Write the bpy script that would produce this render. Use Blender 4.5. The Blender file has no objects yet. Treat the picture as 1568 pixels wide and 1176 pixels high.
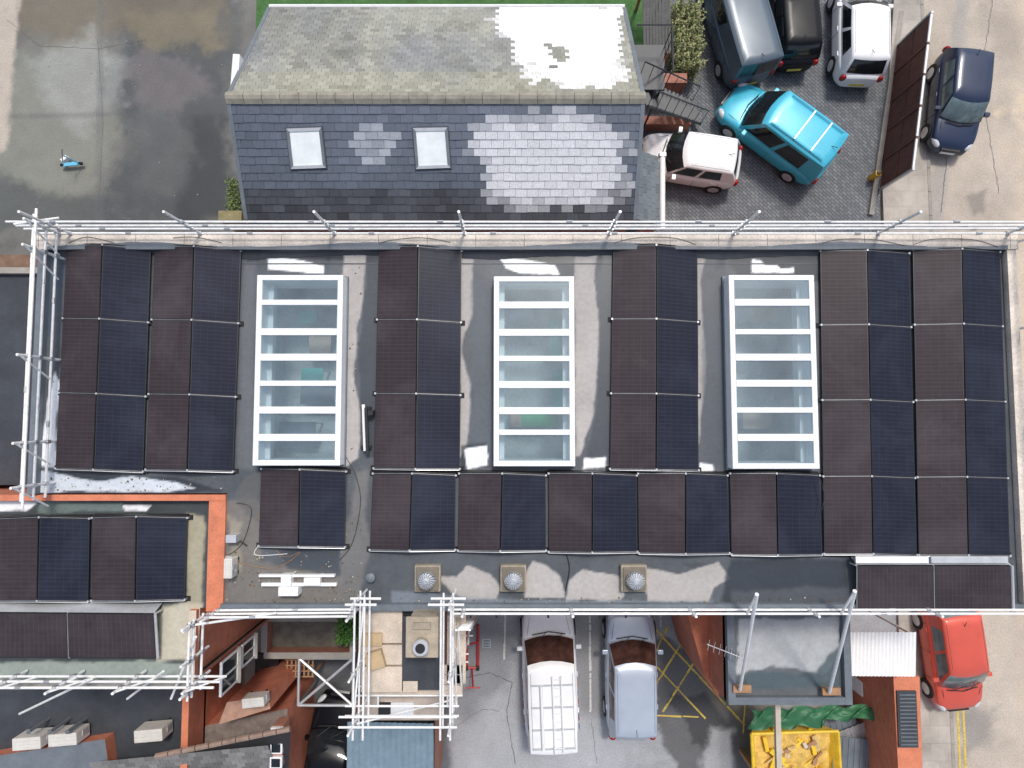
import bpy, bmesh, math, random
import numpy as np
from mathutils import Vector, Matrix
random.seed(7)
F=907.0; H=21.6; T=math.radians(3.3); CT=math.cos(T); ST=math.sin(T)
def ray(u,v):
    a=(u-784)/F; b=(588-v)/F
    return Vector((a, b*CT+ST, b*ST-CT))
def U(u,v,z=0.0):
    d=ray(u,v); k=(z-H)/d.z
    return Vector((d.x*k,d.y*k,z))
def UP(u,v,p,n):
    d=ray(u,v); o=Vector((0,0,H)); k=(p-o).dot(n)/d.dot(n)
    return o+d*k
def toPx(x,y,z):
    dz=z-H
    yc=y*CT+dz*ST; zc=-y*ST+dz*CT
    return 784+F*x/(-zc), 588-F*yc/(-zc)
def s2l(c):
    c=c/255.0
    return c/12.92 if c<=0.04045 else ((c+0.055)/1.055)**2.4
def S(r,g,b): return (s2l(r),s2l(g),s2l(b))
# ---------------------------------------------------------------- materials
MC={}
def nodes(name):
    m=bpy.data.materials.new(name); m.use_nodes=True
    nt=m.node_tree; b=nt.nodes['Principled BSDF']
    return m,nt,b
def mat(name,c,rough=.6,metal=0,var=.15,scale=3,bump=0,bscale=40,coat=0,fine=.1,spec=.5):
    if name in MC: return MC[name]
    m,nt,b=nodes(name); N=nt.nodes; L=nt.links
    tc=N.new('ShaderNodeTexCoord')
    n1=N.new('ShaderNodeTexNoise'); n1.inputs['Scale'].default_value=scale; n1.inputs['Detail'].default_value=6; n1.inputs['Roughness'].default_value=.65
    L.new(tc.outputs['Object'],n1.inputs['Vector'])
    mr=N.new('ShaderNodeMapRange'); mr.inputs[1].default_value=.3; mr.inputs[2].default_value=.7; mr.inputs[3].default_value=1-var; mr.inputs[4].default_value=1+var
    L.new(n1.outputs['Fac'],mr.inputs[0])
    n2=N.new('ShaderNodeTexNoise'); n2.inputs['Scale'].default_value=scale*14; n2.inputs['Detail'].default_value=3
    L.new(tc.outputs['Object'],n2.inputs['Vector'])
    mr2=N.new('ShaderNodeMapRange'); mr2.inputs[1].default_value=.3; mr2.inputs[2].default_value=.7; mr2.inputs[3].default_value=1-fine; mr2.inputs[4].default_value=1+fine
    L.new(n2.outputs['Fac'],mr2.inputs[0])
    mu=N.new('ShaderNodeMath'); mu.operation='MULTIPLY'; L.new(mr.outputs[0],mu.inputs[0]); L.new(mr2.outputs[0],mu.inputs[1])
    vm=N.new('ShaderNodeVectorMath'); vm.operation='SCALE'; vm.inputs[0].default_value=c; L.new(mu.outputs[0],vm.inputs['Scale'])
    L.new(vm.outputs[0],b.inputs['Base Color'])
    b.inputs['Roughness'].default_value=rough; b.inputs['Metallic'].default_value=metal
    b.inputs['Coat Weight'].default_value=coat; b.inputs['Coat Roughness'].default_value=.08
    b.inputs['Specular IOR Level'].default_value=spec
    if bump:
        n3=N.new('ShaderNodeTexNoise'); n3.inputs['Scale'].default_value=bscale; n3.inputs['Detail'].default_value=4
        L.new(tc.outputs['Object'],n3.inputs['Vector'])
        bp=N.new('ShaderNodeBump'); bp.inputs['Strength'].default_value=bump; bp.inputs['Distance'].default_value=.02
        L.new(n3.outputs['Fac'],bp.inputs['Height']); L.new(bp.outputs[0],b.inputs['Normal'])
    MC[name]=m; return m
def brickmat(name,c1,c2,mortar,bw=.225,rh=.075,ms=.008,coord='UV',rot=0,rough=.85,stain=.25):
    m,nt,b=nodes(name); N=nt.nodes; L=nt.links
    tc=N.new('ShaderNodeTexCoord'); mp=N.new('ShaderNodeMapping'); mp.inputs['Rotation'].default_value=(0,0,rot)
    L.new(tc.outputs[coord],mp.inputs[0])
    br=N.new('ShaderNodeTexBrick'); br.inputs['Scale'].default_value=1
    br.inputs['Color1'].default_value=(*c1,1); br.inputs['Color2'].default_value=(*c2,1); br.inputs['Mortar'].default_value=(*mortar,1)
    br.inputs['Brick Width'].default_value=bw; br.inputs['Row Height'].default_value=rh; br.inputs['Mortar Size'].default_value=ms
    L.new(mp.outputs[0],br.inputs['Vector'])
    n=N.new('ShaderNodeTexNoise'); n.inputs['Scale'].default_value=.8; n.inputs['Detail'].default_value=8; n.inputs['Roughness'].default_value=.7
    L.new(tc.outputs['Object'],n.inputs['Vector'])
    mr=N.new('ShaderNodeMapRange'); mr.inputs[1].default_value=.3; mr.inputs[2].default_value=.7; mr.inputs[3].default_value=1-stain; mr.inputs[4].default_value=1+stain
    L.new(n.outputs['Fac'],mr.inputs[0])
    vm=N.new('ShaderNodeVectorMath'); vm.operation='SCALE'; L.new(br.outputs['Color'],vm.inputs[0]); L.new(mr.outputs[0],vm.inputs['Scale'])
    L.new(vm.outputs[0],b.inputs['Base Color']); b.inputs['Roughness'].default_value=rough
    bp=N.new('ShaderNodeBump'); bp.inputs['Strength'].default_value=.5; bp.inputs['Distance'].default_value=.01; bp.invert=True
    L.new(br.outputs['Fac'],bp.inputs['Height']); L.new(bp.outputs[0],b.inputs['Normal'])
    return m
def attrmat(name,bump=.3,bscale=60,fine=.18,fscale=25,rough=None):
    m,nt,b=nodes(name); N=nt.nodes; L=nt.links
    at=N.new('ShaderNodeAttribute'); at.attribute_name='Col'
    tc=N.new('ShaderNodeTexCoord')
    n=N.new('ShaderNodeTexNoise'); n.inputs['Scale'].default_value=fscale; n.inputs['Detail'].default_value=6; n.inputs['Roughness'].default_value=.7
    L.new(tc.outputs['Object'],n.inputs['Vector'])
    mr=N.new('ShaderNodeMapRange'); mr.inputs[1].default_value=.3; mr.inputs[2].default_value=.7; mr.inputs[3].default_value=1-fine; mr.inputs[4].default_value=1+fine
    L.new(n.outputs['Fac'],mr.inputs[0])
    vm=N.new('ShaderNodeVectorMath'); vm.operation='SCALE'; L.new(at.outputs['Color'],vm.inputs[0]); L.new(mr.outputs[0],vm.inputs['Scale'])
    L.new(vm.outputs[0],b.inputs['Base Color'])
    if rough is None: L.new(at.outputs['Alpha'],b.inputs['Roughness'])
    else: b.inputs['Roughness'].default_value=rough
    n3=N.new('ShaderNodeTexNoise'); n3.inputs['Scale'].default_value=bscale; n3.inputs['Detail'].default_value=4
    L.new(tc.outputs['Object'],n3.inputs['Vector'])
    bp=N.new('ShaderNodeBump'); bp.inputs['Strength'].default_value=bump; bp.inputs['Distance'].default_value=.01
    L.new(n3.outputs['Fac'],bp.inputs['Height']); L.new(bp.outputs[0],b.inputs['Normal'])
    return m
def panelmat(name,c,line,dust_sheen):
    m,nt,b=nodes(name); N=nt.nodes; L=nt.links
    tc=N.new('ShaderNodeTexCoord')
    br=N.new('ShaderNodeTexBrick'); br.offset=0; br.inputs['Scale'].default_value=1
    br.inputs['Color1'].default_value=(*c,1); br.inputs['Color2'].default_value=(c[0]*1.12,c[1]*1.12,c[2]*1.12,1); br.inputs['Mortar'].default_value=(*line,1)
    br.inputs['Brick Width'].default_value=1/6; br.inputs['Row Height'].default_value=1/18; br.inputs['Mortar Size'].default_value=.0035
    L.new(tc.outputs['UV'],br.inputs['Vector'])
    n=N.new('ShaderNodeTexNoise'); n.inputs['Scale'].default_value=.55; n.inputs['Detail'].default_value=8; n.inputs['Roughness'].default_value=.62; n.inputs['Distortion'].default_value=.6
    L.new(tc.outputs['Object'],n.inputs['Vector'])
    mr=N.new('ShaderNodeMapRange'); mr.inputs[1].default_value=.44; mr.inputs[2].default_value=.68; mr.inputs[3].default_value=0; mr.inputs[4].default_value=.55
    L.new(n.outputs['Fac'],mr.inputs[0])
    n2=N.new('ShaderNodeTexNoise'); n2.inputs['Scale'].default_value=60; n2.inputs['Detail'].default_value=3
    L.new(tc.outputs['Object'],n2.inputs['Vector'])
    m2=N.new('ShaderNodeMath'); m2.operation='MULTIPLY'; L.new(mr.outputs[0],m2.inputs[0]); L.new(n2.outputs['Fac'],m2.inputs[1])
    mx=N.new('ShaderNodeMix'); mx.data_type='RGBA'; mx.inputs[7].default_value=(*dust_sheen,1)  # pale blotches imitate reflections, mixed into the cell colour
    L.new(m2.outputs[0],mx.inputs[0]); L.new(br.outputs['Color'],mx.inputs[6])
    L.new(mx.outputs[2],b.inputs['Base Color'])
    b.inputs['Specular IOR Level'].default_value=.14
    mr3=N.new('ShaderNodeMapRange'); mr3.inputs[3].default_value=.3; mr3.inputs[4].default_value=.5; L.new(n.outputs['Fac'],mr3.inputs[0]); L.new(mr3.outputs[0],b.inputs['Roughness'])
    return m
def glassmat(name,tint=(.80,.91,.94),refl=.14,dust_sheen=.20,rough=.03):
    m,nt,b=nodes(name); N=nt.nodes; L=nt.links
    N.remove(b); out=N['Material Output']
    tr=N.new('ShaderNodeBsdfTransparent'); tr.inputs[0].default_value=(*tint,1)
    gl=N.new('ShaderNodeBsdfGlossy'); gl.inputs['Roughness'].default_value=rough; gl.inputs[0].default_value=(.85,.95,1,1)
    df=N.new('ShaderNodeBsdfDiffuse'); df.inputs[0].default_value=(.34,.46,.52,1)
    tc=N.new('ShaderNodeTexCoord'); n=N.new('ShaderNodeTexNoise'); n.inputs['Scale'].default_value=1.5; n.inputs['Detail'].default_value=7
    L.new(tc.outputs['Object'],n.inputs['Vector'])
    mr=N.new('ShaderNodeMapRange'); mr.inputs[1].default_value=.3; mr.inputs[2].default_value=.7; mr.inputs[3].default_value=dust_sheen*.6; mr.inputs[4].default_value=dust_sheen*1.4
    L.new(n.outputs['Fac'],mr.inputs[0])
    m1=N.new('ShaderNodeMixShader'); L.new(mr.outputs[0],m1.inputs[0]); L.new(tr.outputs[0],m1.inputs[1]); L.new(df.outputs[0],m1.inputs[2])
    mx=N.new('ShaderNodeMixShader'); mx.inputs[0].default_value=refl
    L.new(m1.outputs[0],mx.inputs[1]); L.new(gl.outputs[0],mx.inputs[2]); L.new(mx.outputs[0],out.inputs[0])
    return m
WHITE=mat('white_paint',(.84,.85,.86),.4,var=.06)
POLE=mat('white_coated_steel',(.86,.86,.85),.35,metal=.05,var=.14,scale=6)
STEEL=mat('galvanised_steel',(.5,.52,.54),.35,metal=.6,var=.15,scale=8)
ALU=mat('aluminium',(.62,.64,.66),.35,metal=.4,var=.1)
RAIL=mat('dull_aluminium_rail',(.30,.31,.33),.45,metal=.3,var=.2)
BLACK=mat('black_plastic',(.02,.02,.022),.45,var=.2)
RUB=mat('rubber',(.018,.018,.018),.8,var=.2)
CREAM=mat('cream_render_coping',S(216,205,192),.85,var=.25,scale=1.4,bump=.2,fine=.14)
TERRA=mat('terracotta_paint',S(208,126,94),.75,var=.2,scale=2,bump=.2,fine=.12)
CONC=mat('concrete',S(156,151,143),.9,var=.2,scale=2,bump=.3)
DARK=mat('dark_membrane',S(62,66,72),.55,var=.3,scale=1.2,bump=.15)
LEAD=mat('lead_grey',S(110,118,126),.5,var=.18,scale=2)
PLY=mat('plywood',S(206,192,176),.75,var=.2,scale=2.2,fine=.14)
WOOD=mat('timber',S(168,130,98),.8,var=.2,scale=5)
BRICK=brickmat('brick_wall_red',S(158,98,80),S(178,114,94),S(150,134,122))
BRICKT=brickmat('brick_wall_terracotta',S(190,110,84),S(204,126,98),S(176,122,102))
PAVE=brickmat('block_paving',S(98,103,109),S(122,125,129),S(58,61,65),bw=.21,rh=.105,ms=.009,coord='Object',rot=.75,rough=.75,stain=.25)
GLS=mat('car_glass',(.014,.018,.022),.06,var=.3,spec=.6,fine=0)
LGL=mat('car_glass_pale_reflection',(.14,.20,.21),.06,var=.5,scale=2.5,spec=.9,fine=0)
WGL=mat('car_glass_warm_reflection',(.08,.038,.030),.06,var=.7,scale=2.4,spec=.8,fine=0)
LAMP=mat('headlamp_lens',(.6,.63,.66),.1,var=.05)
RED=mat('tail_lamp_red',(.35,.01,.01),.2,var=.1)
PAN_W=panelmat('solar_cells_warm_sheen',S(57,50,54),S(73,66,70),S(104,98,102))  # brown is warm reflected light put into the cell colour
PAN_E=panelmat('solar_cells_navy',S(34,37,50),S(52,55,68),S(72,76,92))
FRAMEB=mat('black_anodised_frame',(.03,.03,.033),.4,metal=.3)
GLASS=glassmat('skylight_glass')
# ---------------------------------------------------------------- mesh helpers
def link(o,parent=None):
    bpy.context.scene.collection.objects.link(o)
    if parent: o.parent=parent
    return o
def empty(name,loc=(0,0,0),rz=0):
    e=bpy.data.objects.new(name,None); e.empty_display_size=.3; e.location=loc; e.rotation_euler=(0,0,rz)
    return link(e)
def mk(name,verts,faces,mats,mi=None,uvs=None,parent=None,smooth=False,cols=None):
    me=bpy.data.meshes.new(name); me.from_pydata([tuple(v) for v in verts],[],faces)
    if not isinstance(mats,(list,tuple)): mats=[mats]
    for m in mats: me.materials.append(m)
    if mi: me.polygons.foreach_set('material_index',mi)
    if uvs:
        l=me.uv_layers.new(name='UVMap'); flat=[c for f in uvs for p in f for c in p]; l.data.foreach_set('uv',flat)
    if cols is not None:
        a=me.color_attributes.new(name='Col',type='FLOAT_COLOR',domain='CORNER')
        flat=[]
        for f,c in zip(faces,cols): flat+=list(c)*len(f)
        a.data.foreach_set('color',flat)
    if smooth: me.polygons.foreach_set('use_smooth',[True]*len(me.polygons))
    me.update()
    return link(bpy.data.objects.new(name,me),parent)
class Bag:
    def __init__(s): s.v=[];s.f=[];s.mi=[];s.m=[];s.uv=[]
    def _m(s,m):
        if m not in s.m: s.m.append(m)
        return s.m.index(m)
    def add(s,vs,fs,m,uvs=None):
        b=len(s.v); s.v+=[tuple(v) for v in vs]; i=s._m(m)
        for k,f in enumerate(fs):
            s.f.append([b+j for j in f]); s.mi.append(i)
            s.uv.append(uvs[k] if uvs else [(0,0)]*len(f))
    def box(s,c,size,m,rz=0,M=None):
        x,y,z=[q/2 for q in size]; c=Vector(c); R=Matrix.Rotation(rz,3,'Z') if M is None else M
        vs=[c+R@Vector((a*x,b*y,d*z)) for d in(-1,1) for b in(-1,1) for a in(-1,1)]
        s.add(vs,[(0,2,3,1),(4,5,7,6),(0,1,5,4),(2,6,7,3),(0,4,6,2),(1,3,7,5)],m)
    def tube(s,p,q,r,m,n=8):
        p=Vector(p);q=Vector(q);d=(q-p)
        if d.length<1e-5: return
        d.normalize(); a=d.orthogonal().normalized(); b=d.cross(a)
        vs=[]
        for e in(p,q):
            for i in range(n):
                t=2*math.pi*i/n; vs.append(e+a*r*math.cos(t)+b*r*math.sin(t))
        fs=[(i,(i+1)%n,n+(i+1)%n,n+i) for i in range(n)]+[tuple(range(n-1,-1,-1)),tuple(range(n,2*n))]
        s.add(vs,fs,m)
    def cone(s,p,r1,r2,h,m,n=16):
        vs=[];p=Vector(p)
        for r,z in((r1,0),(r2,h)):
            for i in range(n):
                t=2*math.pi*i/n; vs.append(p+Vector((r*math.cos(t),r*math.sin(t),z)))
        s.add(vs,[(i,(i+1)%n,n+(i+1)%n,n+i) for i in range(n)]+[tuple(range(n-1,-1,-1)),tuple(range(n,2*n))],m)
    def slab(s,q,t,m,uv=True):
        q=[Vector(p) for p in q]; n=(q[1]-q[0]).cross(q[2]-q[0]).normalized()
        if n.z<-1e-6: q=q[::-1]; n=-n
        k=len(q); vs=q+[p-n*t for p in q]
        fs=[tuple(range(k)),tuple(range(2*k-1,k-1,-1))]+[(i,k+i,k+(i+1)%k,(i+1)%k) for i in range(k)]
        s.add(vs,fs,m)
    def prism(s,xy,z0,z1,ms,mt):
        ar=sum(xy[i][0]*xy[(i+1)%len(xy)][1]-xy[(i+1)%len(xy)][0]*xy[i][1] for i in range(len(xy)))
        if ar<0: xy=xy[::-1]
        k=len(xy); d=0
        for i in range(k):
            a=xy[i];b=xy[(i+1)%k]; l=math.hypot(b[0]-a[0],b[1]-a[1])
            s.add([(a[0],a[1],z0),(b[0],b[1],z0),(b[0],b[1],z1),(a[0],a[1],z1)],[(0,1,2,3)],ms,[[(d,z0),(d+l,z0),(d+l,z1),(d,z1)]]); d+=l
        if mt: s.add([(p[0],p[1],z1) for p in xy],[tuple(range(k))],mt,[[(p[0],p[1]) for p in xy]])
    def make(s,name,parent=None,smooth=False,bevel=0):
        o=mk(name,s.v,s.f,s.m,s.mi,s.uv,parent,smooth)
        if bevel:
            b=o.modifiers.new('b','BEVEL'); b.width=bevel; b.segments=2; b.limit_method='ANGLE'
        return o
def wallbox(bag,a,b,w,z0,z1,ms,mt):
    a=Vector(a[:2]);b=Vector(b[:2]);d=(b-a).normalized();n=Vector((-d.y,d.x))*w/2
    bag.prism([tuple(a-n),tuple(b-n),tuple(b+n),tuple(a+n)],z0,z1,ms,mt)
# ---------------------------------------------------------------- painted ground sheets
TAB=np.random.RandomState(3).rand(256,256)
def vn(x,y,s=0):
    x=x+s*17.3; y=y+s*9.1
    xi=np.floor(x).astype(int); yi=np.floor(y).astype(int); fx=x-xi; fy=y-yi
    fx=fx*fx*(3-2*fx); fy=fy*fy*(3-2*fy)
    g=lambda i,j:TAB[i%256,j%256]
    return (g(xi,yi)*(1-fx)+g(xi+1,yi)*fx)*(1-fy)+(g(xi,yi+1)*(1-fx)+g(xi+1,yi+1)*fx)*fy
def fbm(x,y,sc,s=0,o=5):
    t=0;a=.5;n=0
    for i in range(o):
        t=t+a*vn(x*sc,y*sc,s+i); n+=a; a*=.55; sc*=2.03
    return t/n
def sdpoly(u,v,P):
    P=np.array(P,float); d=np.full(u.shape,1e9); ins=np.zeros(u.shape,bool); k=len(P)
    for i in range(k):
        ax,ay=P[i];bx,by=P[(i+1)%k]
        ex,ey=bx-ax,by-ay
        t=np.clip(((u-ax)*ex+(v-ay)*ey)/(ex*ex+ey*ey+1e-9),0,1)
        d=np.minimum(d,np.hypot(u-ax-t*ex,v-ay-t*ey))
        c=((ay>v)!=(by>v))
        with np.errstate(divide='ignore',invalid='ignore'):
            xx=(bx-ax)*(v-ay)/((by-ay) if by!=ay else 1e-9)+ax
        ins^=(c&(u<xx))
    return np.where(ins,d,-d)
def paint(name,x0,x1,y0,y1,z,step,base,rough,layers,keep=None,material=None,mottle=.25,msc=.5,parent=None):
    nx=int((x1-x0)/step)+1; ny=int((y1-y0)/step)+1
    X,Y=np.meshgrid(np.linspace(x0,x1,nx),np.linspace(y0,y1,ny)); X=X.ravel();Y=Y.ravel()
    u,v=toPx(X,Y,z)
    col=np.ones((len(X),4)); b=np.array(S(*base)); 
    mt=1+mottle*2*(fbm(X,Y,msc,1)-.5)+mottle*1.2*(fbm(X,Y,msc*5,6)-.5)
    col[:,:3]=b*mt[:,None]; col[:,3]=rough
    n=fbm(X,Y,1.3,9)-.5; n2=fbm(X,Y,5,4)-.5
    for (P,c,soft,amp,r,op) in layers:
        m=sdpoly(u,v,P)+n*2*amp+n2*amp*.8
        m=np.clip((m+soft)/(2*soft),0,1); m=m*m*(3-2*m)*op
        cc=np.array(S(*c))*(1+.3*(fbm(X,Y,2,12)-.5))[:,None]
        col[:,:3]=col[:,:3]*(1-m[:,None])+cc*m[:,None]
        col[:,3]=col[:,3]*(1-m)+r*m
    i=np.arange((nx-1)*(ny-1)); r=i//(nx-1); c=i%(nx-1); a=r*nx+c
    fc=np.stack([a,a+1,a+nx+1,a+nx],1)
    if keep is not None:
        cx=X[fc].mean(1); cy=Y[fc].mean(1); fc=fc[keep(cx,cy)]
    me=bpy.data.meshes.new(name)
    me.vertices.add(len(X)); me.vertices.foreach_set('co',np.stack([X,Y,np.full(len(X),z)],1).astype(np.float32).ravel())
    me.loops.add(fc.size); me.loops.foreach_set('vertex_index',fc.ravel().astype(np.int32))
    me.polygons.add(len(fc)); me.polygons.foreach_set('loop_start',(np.arange(len(fc))*4).astype(np.int32))
    at=me.color_attributes.new(name='Col',type='FLOAT_COLOR',domain='POINT'); at.data.foreach_set('color',np.clip(col,0,1).astype(np.float32).ravel())
    me.materials.append(material); me.update(calc_edges=True); me.validate()
    return link(bpy.data.objects.new(name,me),parent)
ASPH=attrmat('weathered_asphalt',bump=.5,bscale=90,fine=.22,fscale=18)
MEMB=attrmat('roof_membrane',bump=.15,bscale=30,fine=.12,fscale=9)
# ================================================================= GROUND
g=Bag(); g.add([(-300,-300,-.03),(300,-300,-.03),(300,300,-.03),(-300,300,-.03)],[(0,1,2,3)],mat('ground_earth_asphalt',S(120,118,112),.9,var=.2,scale=.3,bump=.3)); g.make('ground')
w0=U(-60,-60,0); w1=U(420,400,0)
yardL=[([(-80,90),(60,70),(150,60),(200,110),(190,200),(140,330),(60,350),(-80,350)],(132,134,124),25,35,.4,.8),
 ([(150,-60),(360,-60),(360,350),(165,350),(170,260),(200,200),(150,150),(180,70)],(74,78,80),25,40,.28,.92),
 ([(20,-20),(200,-40),(340,-40),(345,60),(290,85),(190,50),(100,75),(30,50)],(118,108,88),18,30,.4,.6),
 ([(50,90),(140,50),(190,90),(180,160),(120,200),(60,160)],(160,162,158),18,25,.22,.6),  # pale spot: cloud reflection painted onto the wet surface
 ([(215,75),(290,85),(320,130),(270,180),(205,150),(195,110)],(112,108,108),14,22,.2,.75),
 ([(190,20),(330,10),(330,70),(250,80),(200,60)],(128,120,96),12,22,.3,.5),
 ([(-60,255),(70,290),(160,295),(170,350),(-60,350)],(80,84,84),14,20,.25,.8),
 ([(290,170),(350,180),(350,345),(270,345)],(54,58,60),14,16,.3,.85),
 ([(150,-60),(160,-60),(158,350),(146,350)],(96,98,98),3,3,.4,.35),
 ([(-60,176),(350,168),(350,174),(-60,184)],(84,86,86),3,3,.4,.35),
 ([(-60,-60),(36,-60),(20,120),(12,230),(-60,240)],(186,176,164),5,8,.8,.9),
 ([(195,185),(235,170),(300,200),(290,290),(210,300)],(98,102,100),14,25,.2,.55)]
paint('wet_yard',w0.x,w1.x,w1.y,w0.y,.004,.05,(108,108,104),.5,yardL,material=ASPH,mottle=.3,msc=.6)
a=U(965,-60,0);b=U(1372,-60,0);c=U(1340,420,0);d=U(965,420,0)
g=Bag(); g.add([(a.x,a.y,.004),(d.x,d.y,.004),(c.x,c.y,.004),(b.x,b.y,.004)],[(0,1,2,3)],PAVE); g.make('block_paved_car_park')
p0=U(380,830,0);p1=U(1420,1260,0)
cp=[([(990,960),(1060,1000),(1120,1060),(1170,1100),(1150,1200),(1040,1200),(1020,1130),(1000,1080)],(84,84,84),8,22,.6,.85),
 ([(1030,1070),(1080,1055),(1120,1110),(1130,1176),(1080,1150),(1050,1110)],(58,58,60),4,16,.5,.8),
 ([(1060,1020),(1150,1000),(1200,1060),(1170,1110),(1100,1090)],(112,108,96),8,18,.6,.8),
 ([(1085,1110),(1125,1110),(1130,1200),(1075,1200)],(188,190,192),5,12,.4,.6),
 ([(690,960),(790,960),(790,1000),(770,1060),(720,1110),(690,1100)],(128,130,134),14,20,.6,.7),
 ([(430,990),(700,960),(690,1200),(430,1200)],(84,86,90),8,8,.7,.9),
 ([(880,940),(925,940),(930,1100),(885,1100)],(130,130,132),6,8,.7,.6),
 ([(740,1070),(900,1090),(960,1200),(700,1200)],(174,176,180),25,25,.6,.7)]
paint('lower_car_park',p0.x,p1.x,p1.y,p0.y,.004,.05,(158,160,164),.7,cp,material=ASPH,mottle=.22,msc=.8)
r0=U(1330,-120,0); r1=U(1700,1300,0)
rd=[([(1476,-120),(1500,-120),(1470,120),(1440,350),(1420,700),(1420,350)],(156,152,148),6,5,.7,.7),
 ([(1560,-100),(1700,-100),(1700,1300),(1590,1300),(1540,700)],(204,188,168),30,30,.8,.8),
 ([(1480,300),(1510,290),(1505,325),(1490,330)],(140,132,124),5,6,.7,.9),
 ([(1500,0),(1568,40),(1568,100),(1530,90)],(150,140,130),12,20,.7,.5),
 ([(1530,170),(1568,140),(1568,200)],(214,196,170),10,20,.7,.7),
 ([(1470,1090),(1530,1080),(1515,1140),(1470,1160)],(140,136,132),15,20,.7,.8)]
kx=U(1430,588,0).x
paint('road',kx,r1.x,r1.y,r0.y,.006,.07,(184,173,160),.85,rd,material=ASPH,mottle=.22,msc=.5)
pv=Bag()
p=[U(1385,-120,0),U(1372,80,0),U(1344,294,0),U(1330,420,0)]
PAVT=brickmat('pavement_slabs',S(178,171,162),S(173,166,157),S(156,150,142),bw=.6,rh=.6,ms=.006,coord='Object',rough=.9,stain=.28)
pv.prism([(kx,r1.y),(kx,r0.y),(U(1378,0,0).x,r0.y),(p[2].x+.12,p[2].y),(p[2].x+.12,U(0,720,0).y),(p[2].x+.12,r1.y)],-.02,.11,CONC,PAVT)
pv.make('pavement')
kb=Bag(); y=r1.y
while y<r0.y:
    kb.box((kx+.065,y+.45,.06),(.13,.89,.125),CONC); y+=.9
kb.make('kerb',bevel=.01)
YEL=mat('yellow_road_paint',S(206,180,86),.7,var=.35,scale=9,fine=.4)
yl=Bag()
for dx in(.32,.52): yl.add([(kx+dx,r1.y,.011),(kx+dx+.08,r1.y,.011),(kx+dx+.08,U(0,900,0).y,.011),(kx+dx,U(0,900,0).y,.011)],[(0,1,2,3)],YEL)
yl.make('double_yellow_lines')
def pl(bag,a,b,w,m,z=.010):
    a=U(*a,0);b=U(*b,0);L_=(b-a).length;d=(b-a).normalized();n=Vector((-d.y,d.x,0))*w/2
    t=0
    while t<L_:
        s=min(random.uniform(.12,.6),L_-t); k=random.uniform(.55,1)
        o=n*random.uniform(-.2,.2)
        bag.add([(q.x,q.y,z) for q in(a+d*t-n*k+o,a+d*(t+s)-n*k+o,a+d*(t+s)+n*k+o,a+d*t+n*k+o)],[(0,1,2,3)],m)
        t+=s+(random.uniform(0,.07) if random.random()<.5 else .0)
        if s<=0: break
LINEW=mat('worn_white_line',S(205,205,202),.7,var=.2,scale=9,fine=.3)
lm=Bag(); pl(lm,(903,880),(904,1090),.09,LINEW); pl(lm,(1010,900),(1012,960),.09,LINEW); pl(lm,(775,880),(772,1010),.08,LINEW); lm.make('parking_bay_lines')
hm=Bag(); zz=.010
for a,b in [((1003,1000),(1022,960)),((1003,1050),(1062,955)),((1015,1090),(1062,1015))]: pl(hm,a,b,.08,YEL,zz)
for a,b in [((1005,965),(1140,1110)),((1005,1020),(1080,1100)),((1040,955),(1145,1070))]: pl(hm,a,b,.08,YEL,zz+.004)
pl(hm,(1140,1080),(1138,1125),.09,YEL,zz); pl(hm,(1004,1095),(1070,1098),.08,YEL,zz)
hm.make('yellow_hatch_marking')
gr=Bag(); TURF=mat('turf',S(72,112,62),.95,var=.3,scale=3,bump=.6,bscale=120,fine=.3)
a=U(395,-80,0);b=U(988,118,0); gr.add([(a.x,b.y,.006),(b.x,b.y,.006),(b.x,a.y,.006),(a.x,a.y,.006)],[(0,1,2,3)],TURF); gr.make('artificial_grass')
CRK=mat('crack_sealant',S(92,92,94),.8,var=.3)
def lerp(a,b,t): return a+(b-a)*t
def crack(px,w=.02,z=.009,name='asphalt_crack'):
    g=Bag(); P=[]
    for i in range(len(px)-1):
        a=U(*px[i],0);b=U(*px[i+1],0); m=max(2,int((b-a).length/.12))
        for k in range(m): 
            q=lerp(a,b,k/m); P.append(Vector((q.x+random.gauss(0,.015),q.y+random.gauss(0,.015),z)))
    for i in range(len(P)-1):
        d=(P[i+1]-P[i]).normalized(); n=Vector((-d.y,d.x,0))*w*random.uniform(.3,.7)
        g.add([P[i]-n,P[i+1]-n,P[i+1]+n,P[i]+n],[(0,1,2,3)],CRK)
    g.make(name)
crack([(700,1040),(750,1030),(785,1045),(775,1090),(790,1176)],.022); crack([(905,1100),(915,1176)],.015)
crack([(700,1110),(740,1085),(770,1090)],.012); crack([(10,30),(60,70),(150,75),(230,60)],.012); crack([(150,60),(158,190),(150,330)],.012)
crack([(1450,240),(1440,330)],.02,.013); crack([(1520,0),(1500,120),(1530,300)],.016,.013)
g=Bag()
for (u,v,s) in((745,985,.3),(1240,60,.4)):
    p=U(u,v,0); g.box((p.x,p.y,.008),(s,s,.012),STEEL)
    for i in range(5): g.box((p.x,p.y-s*.36+i*s*.18,.016),(s*.8,.02,.006),BLACK)
g.make('drain_covers')
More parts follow.
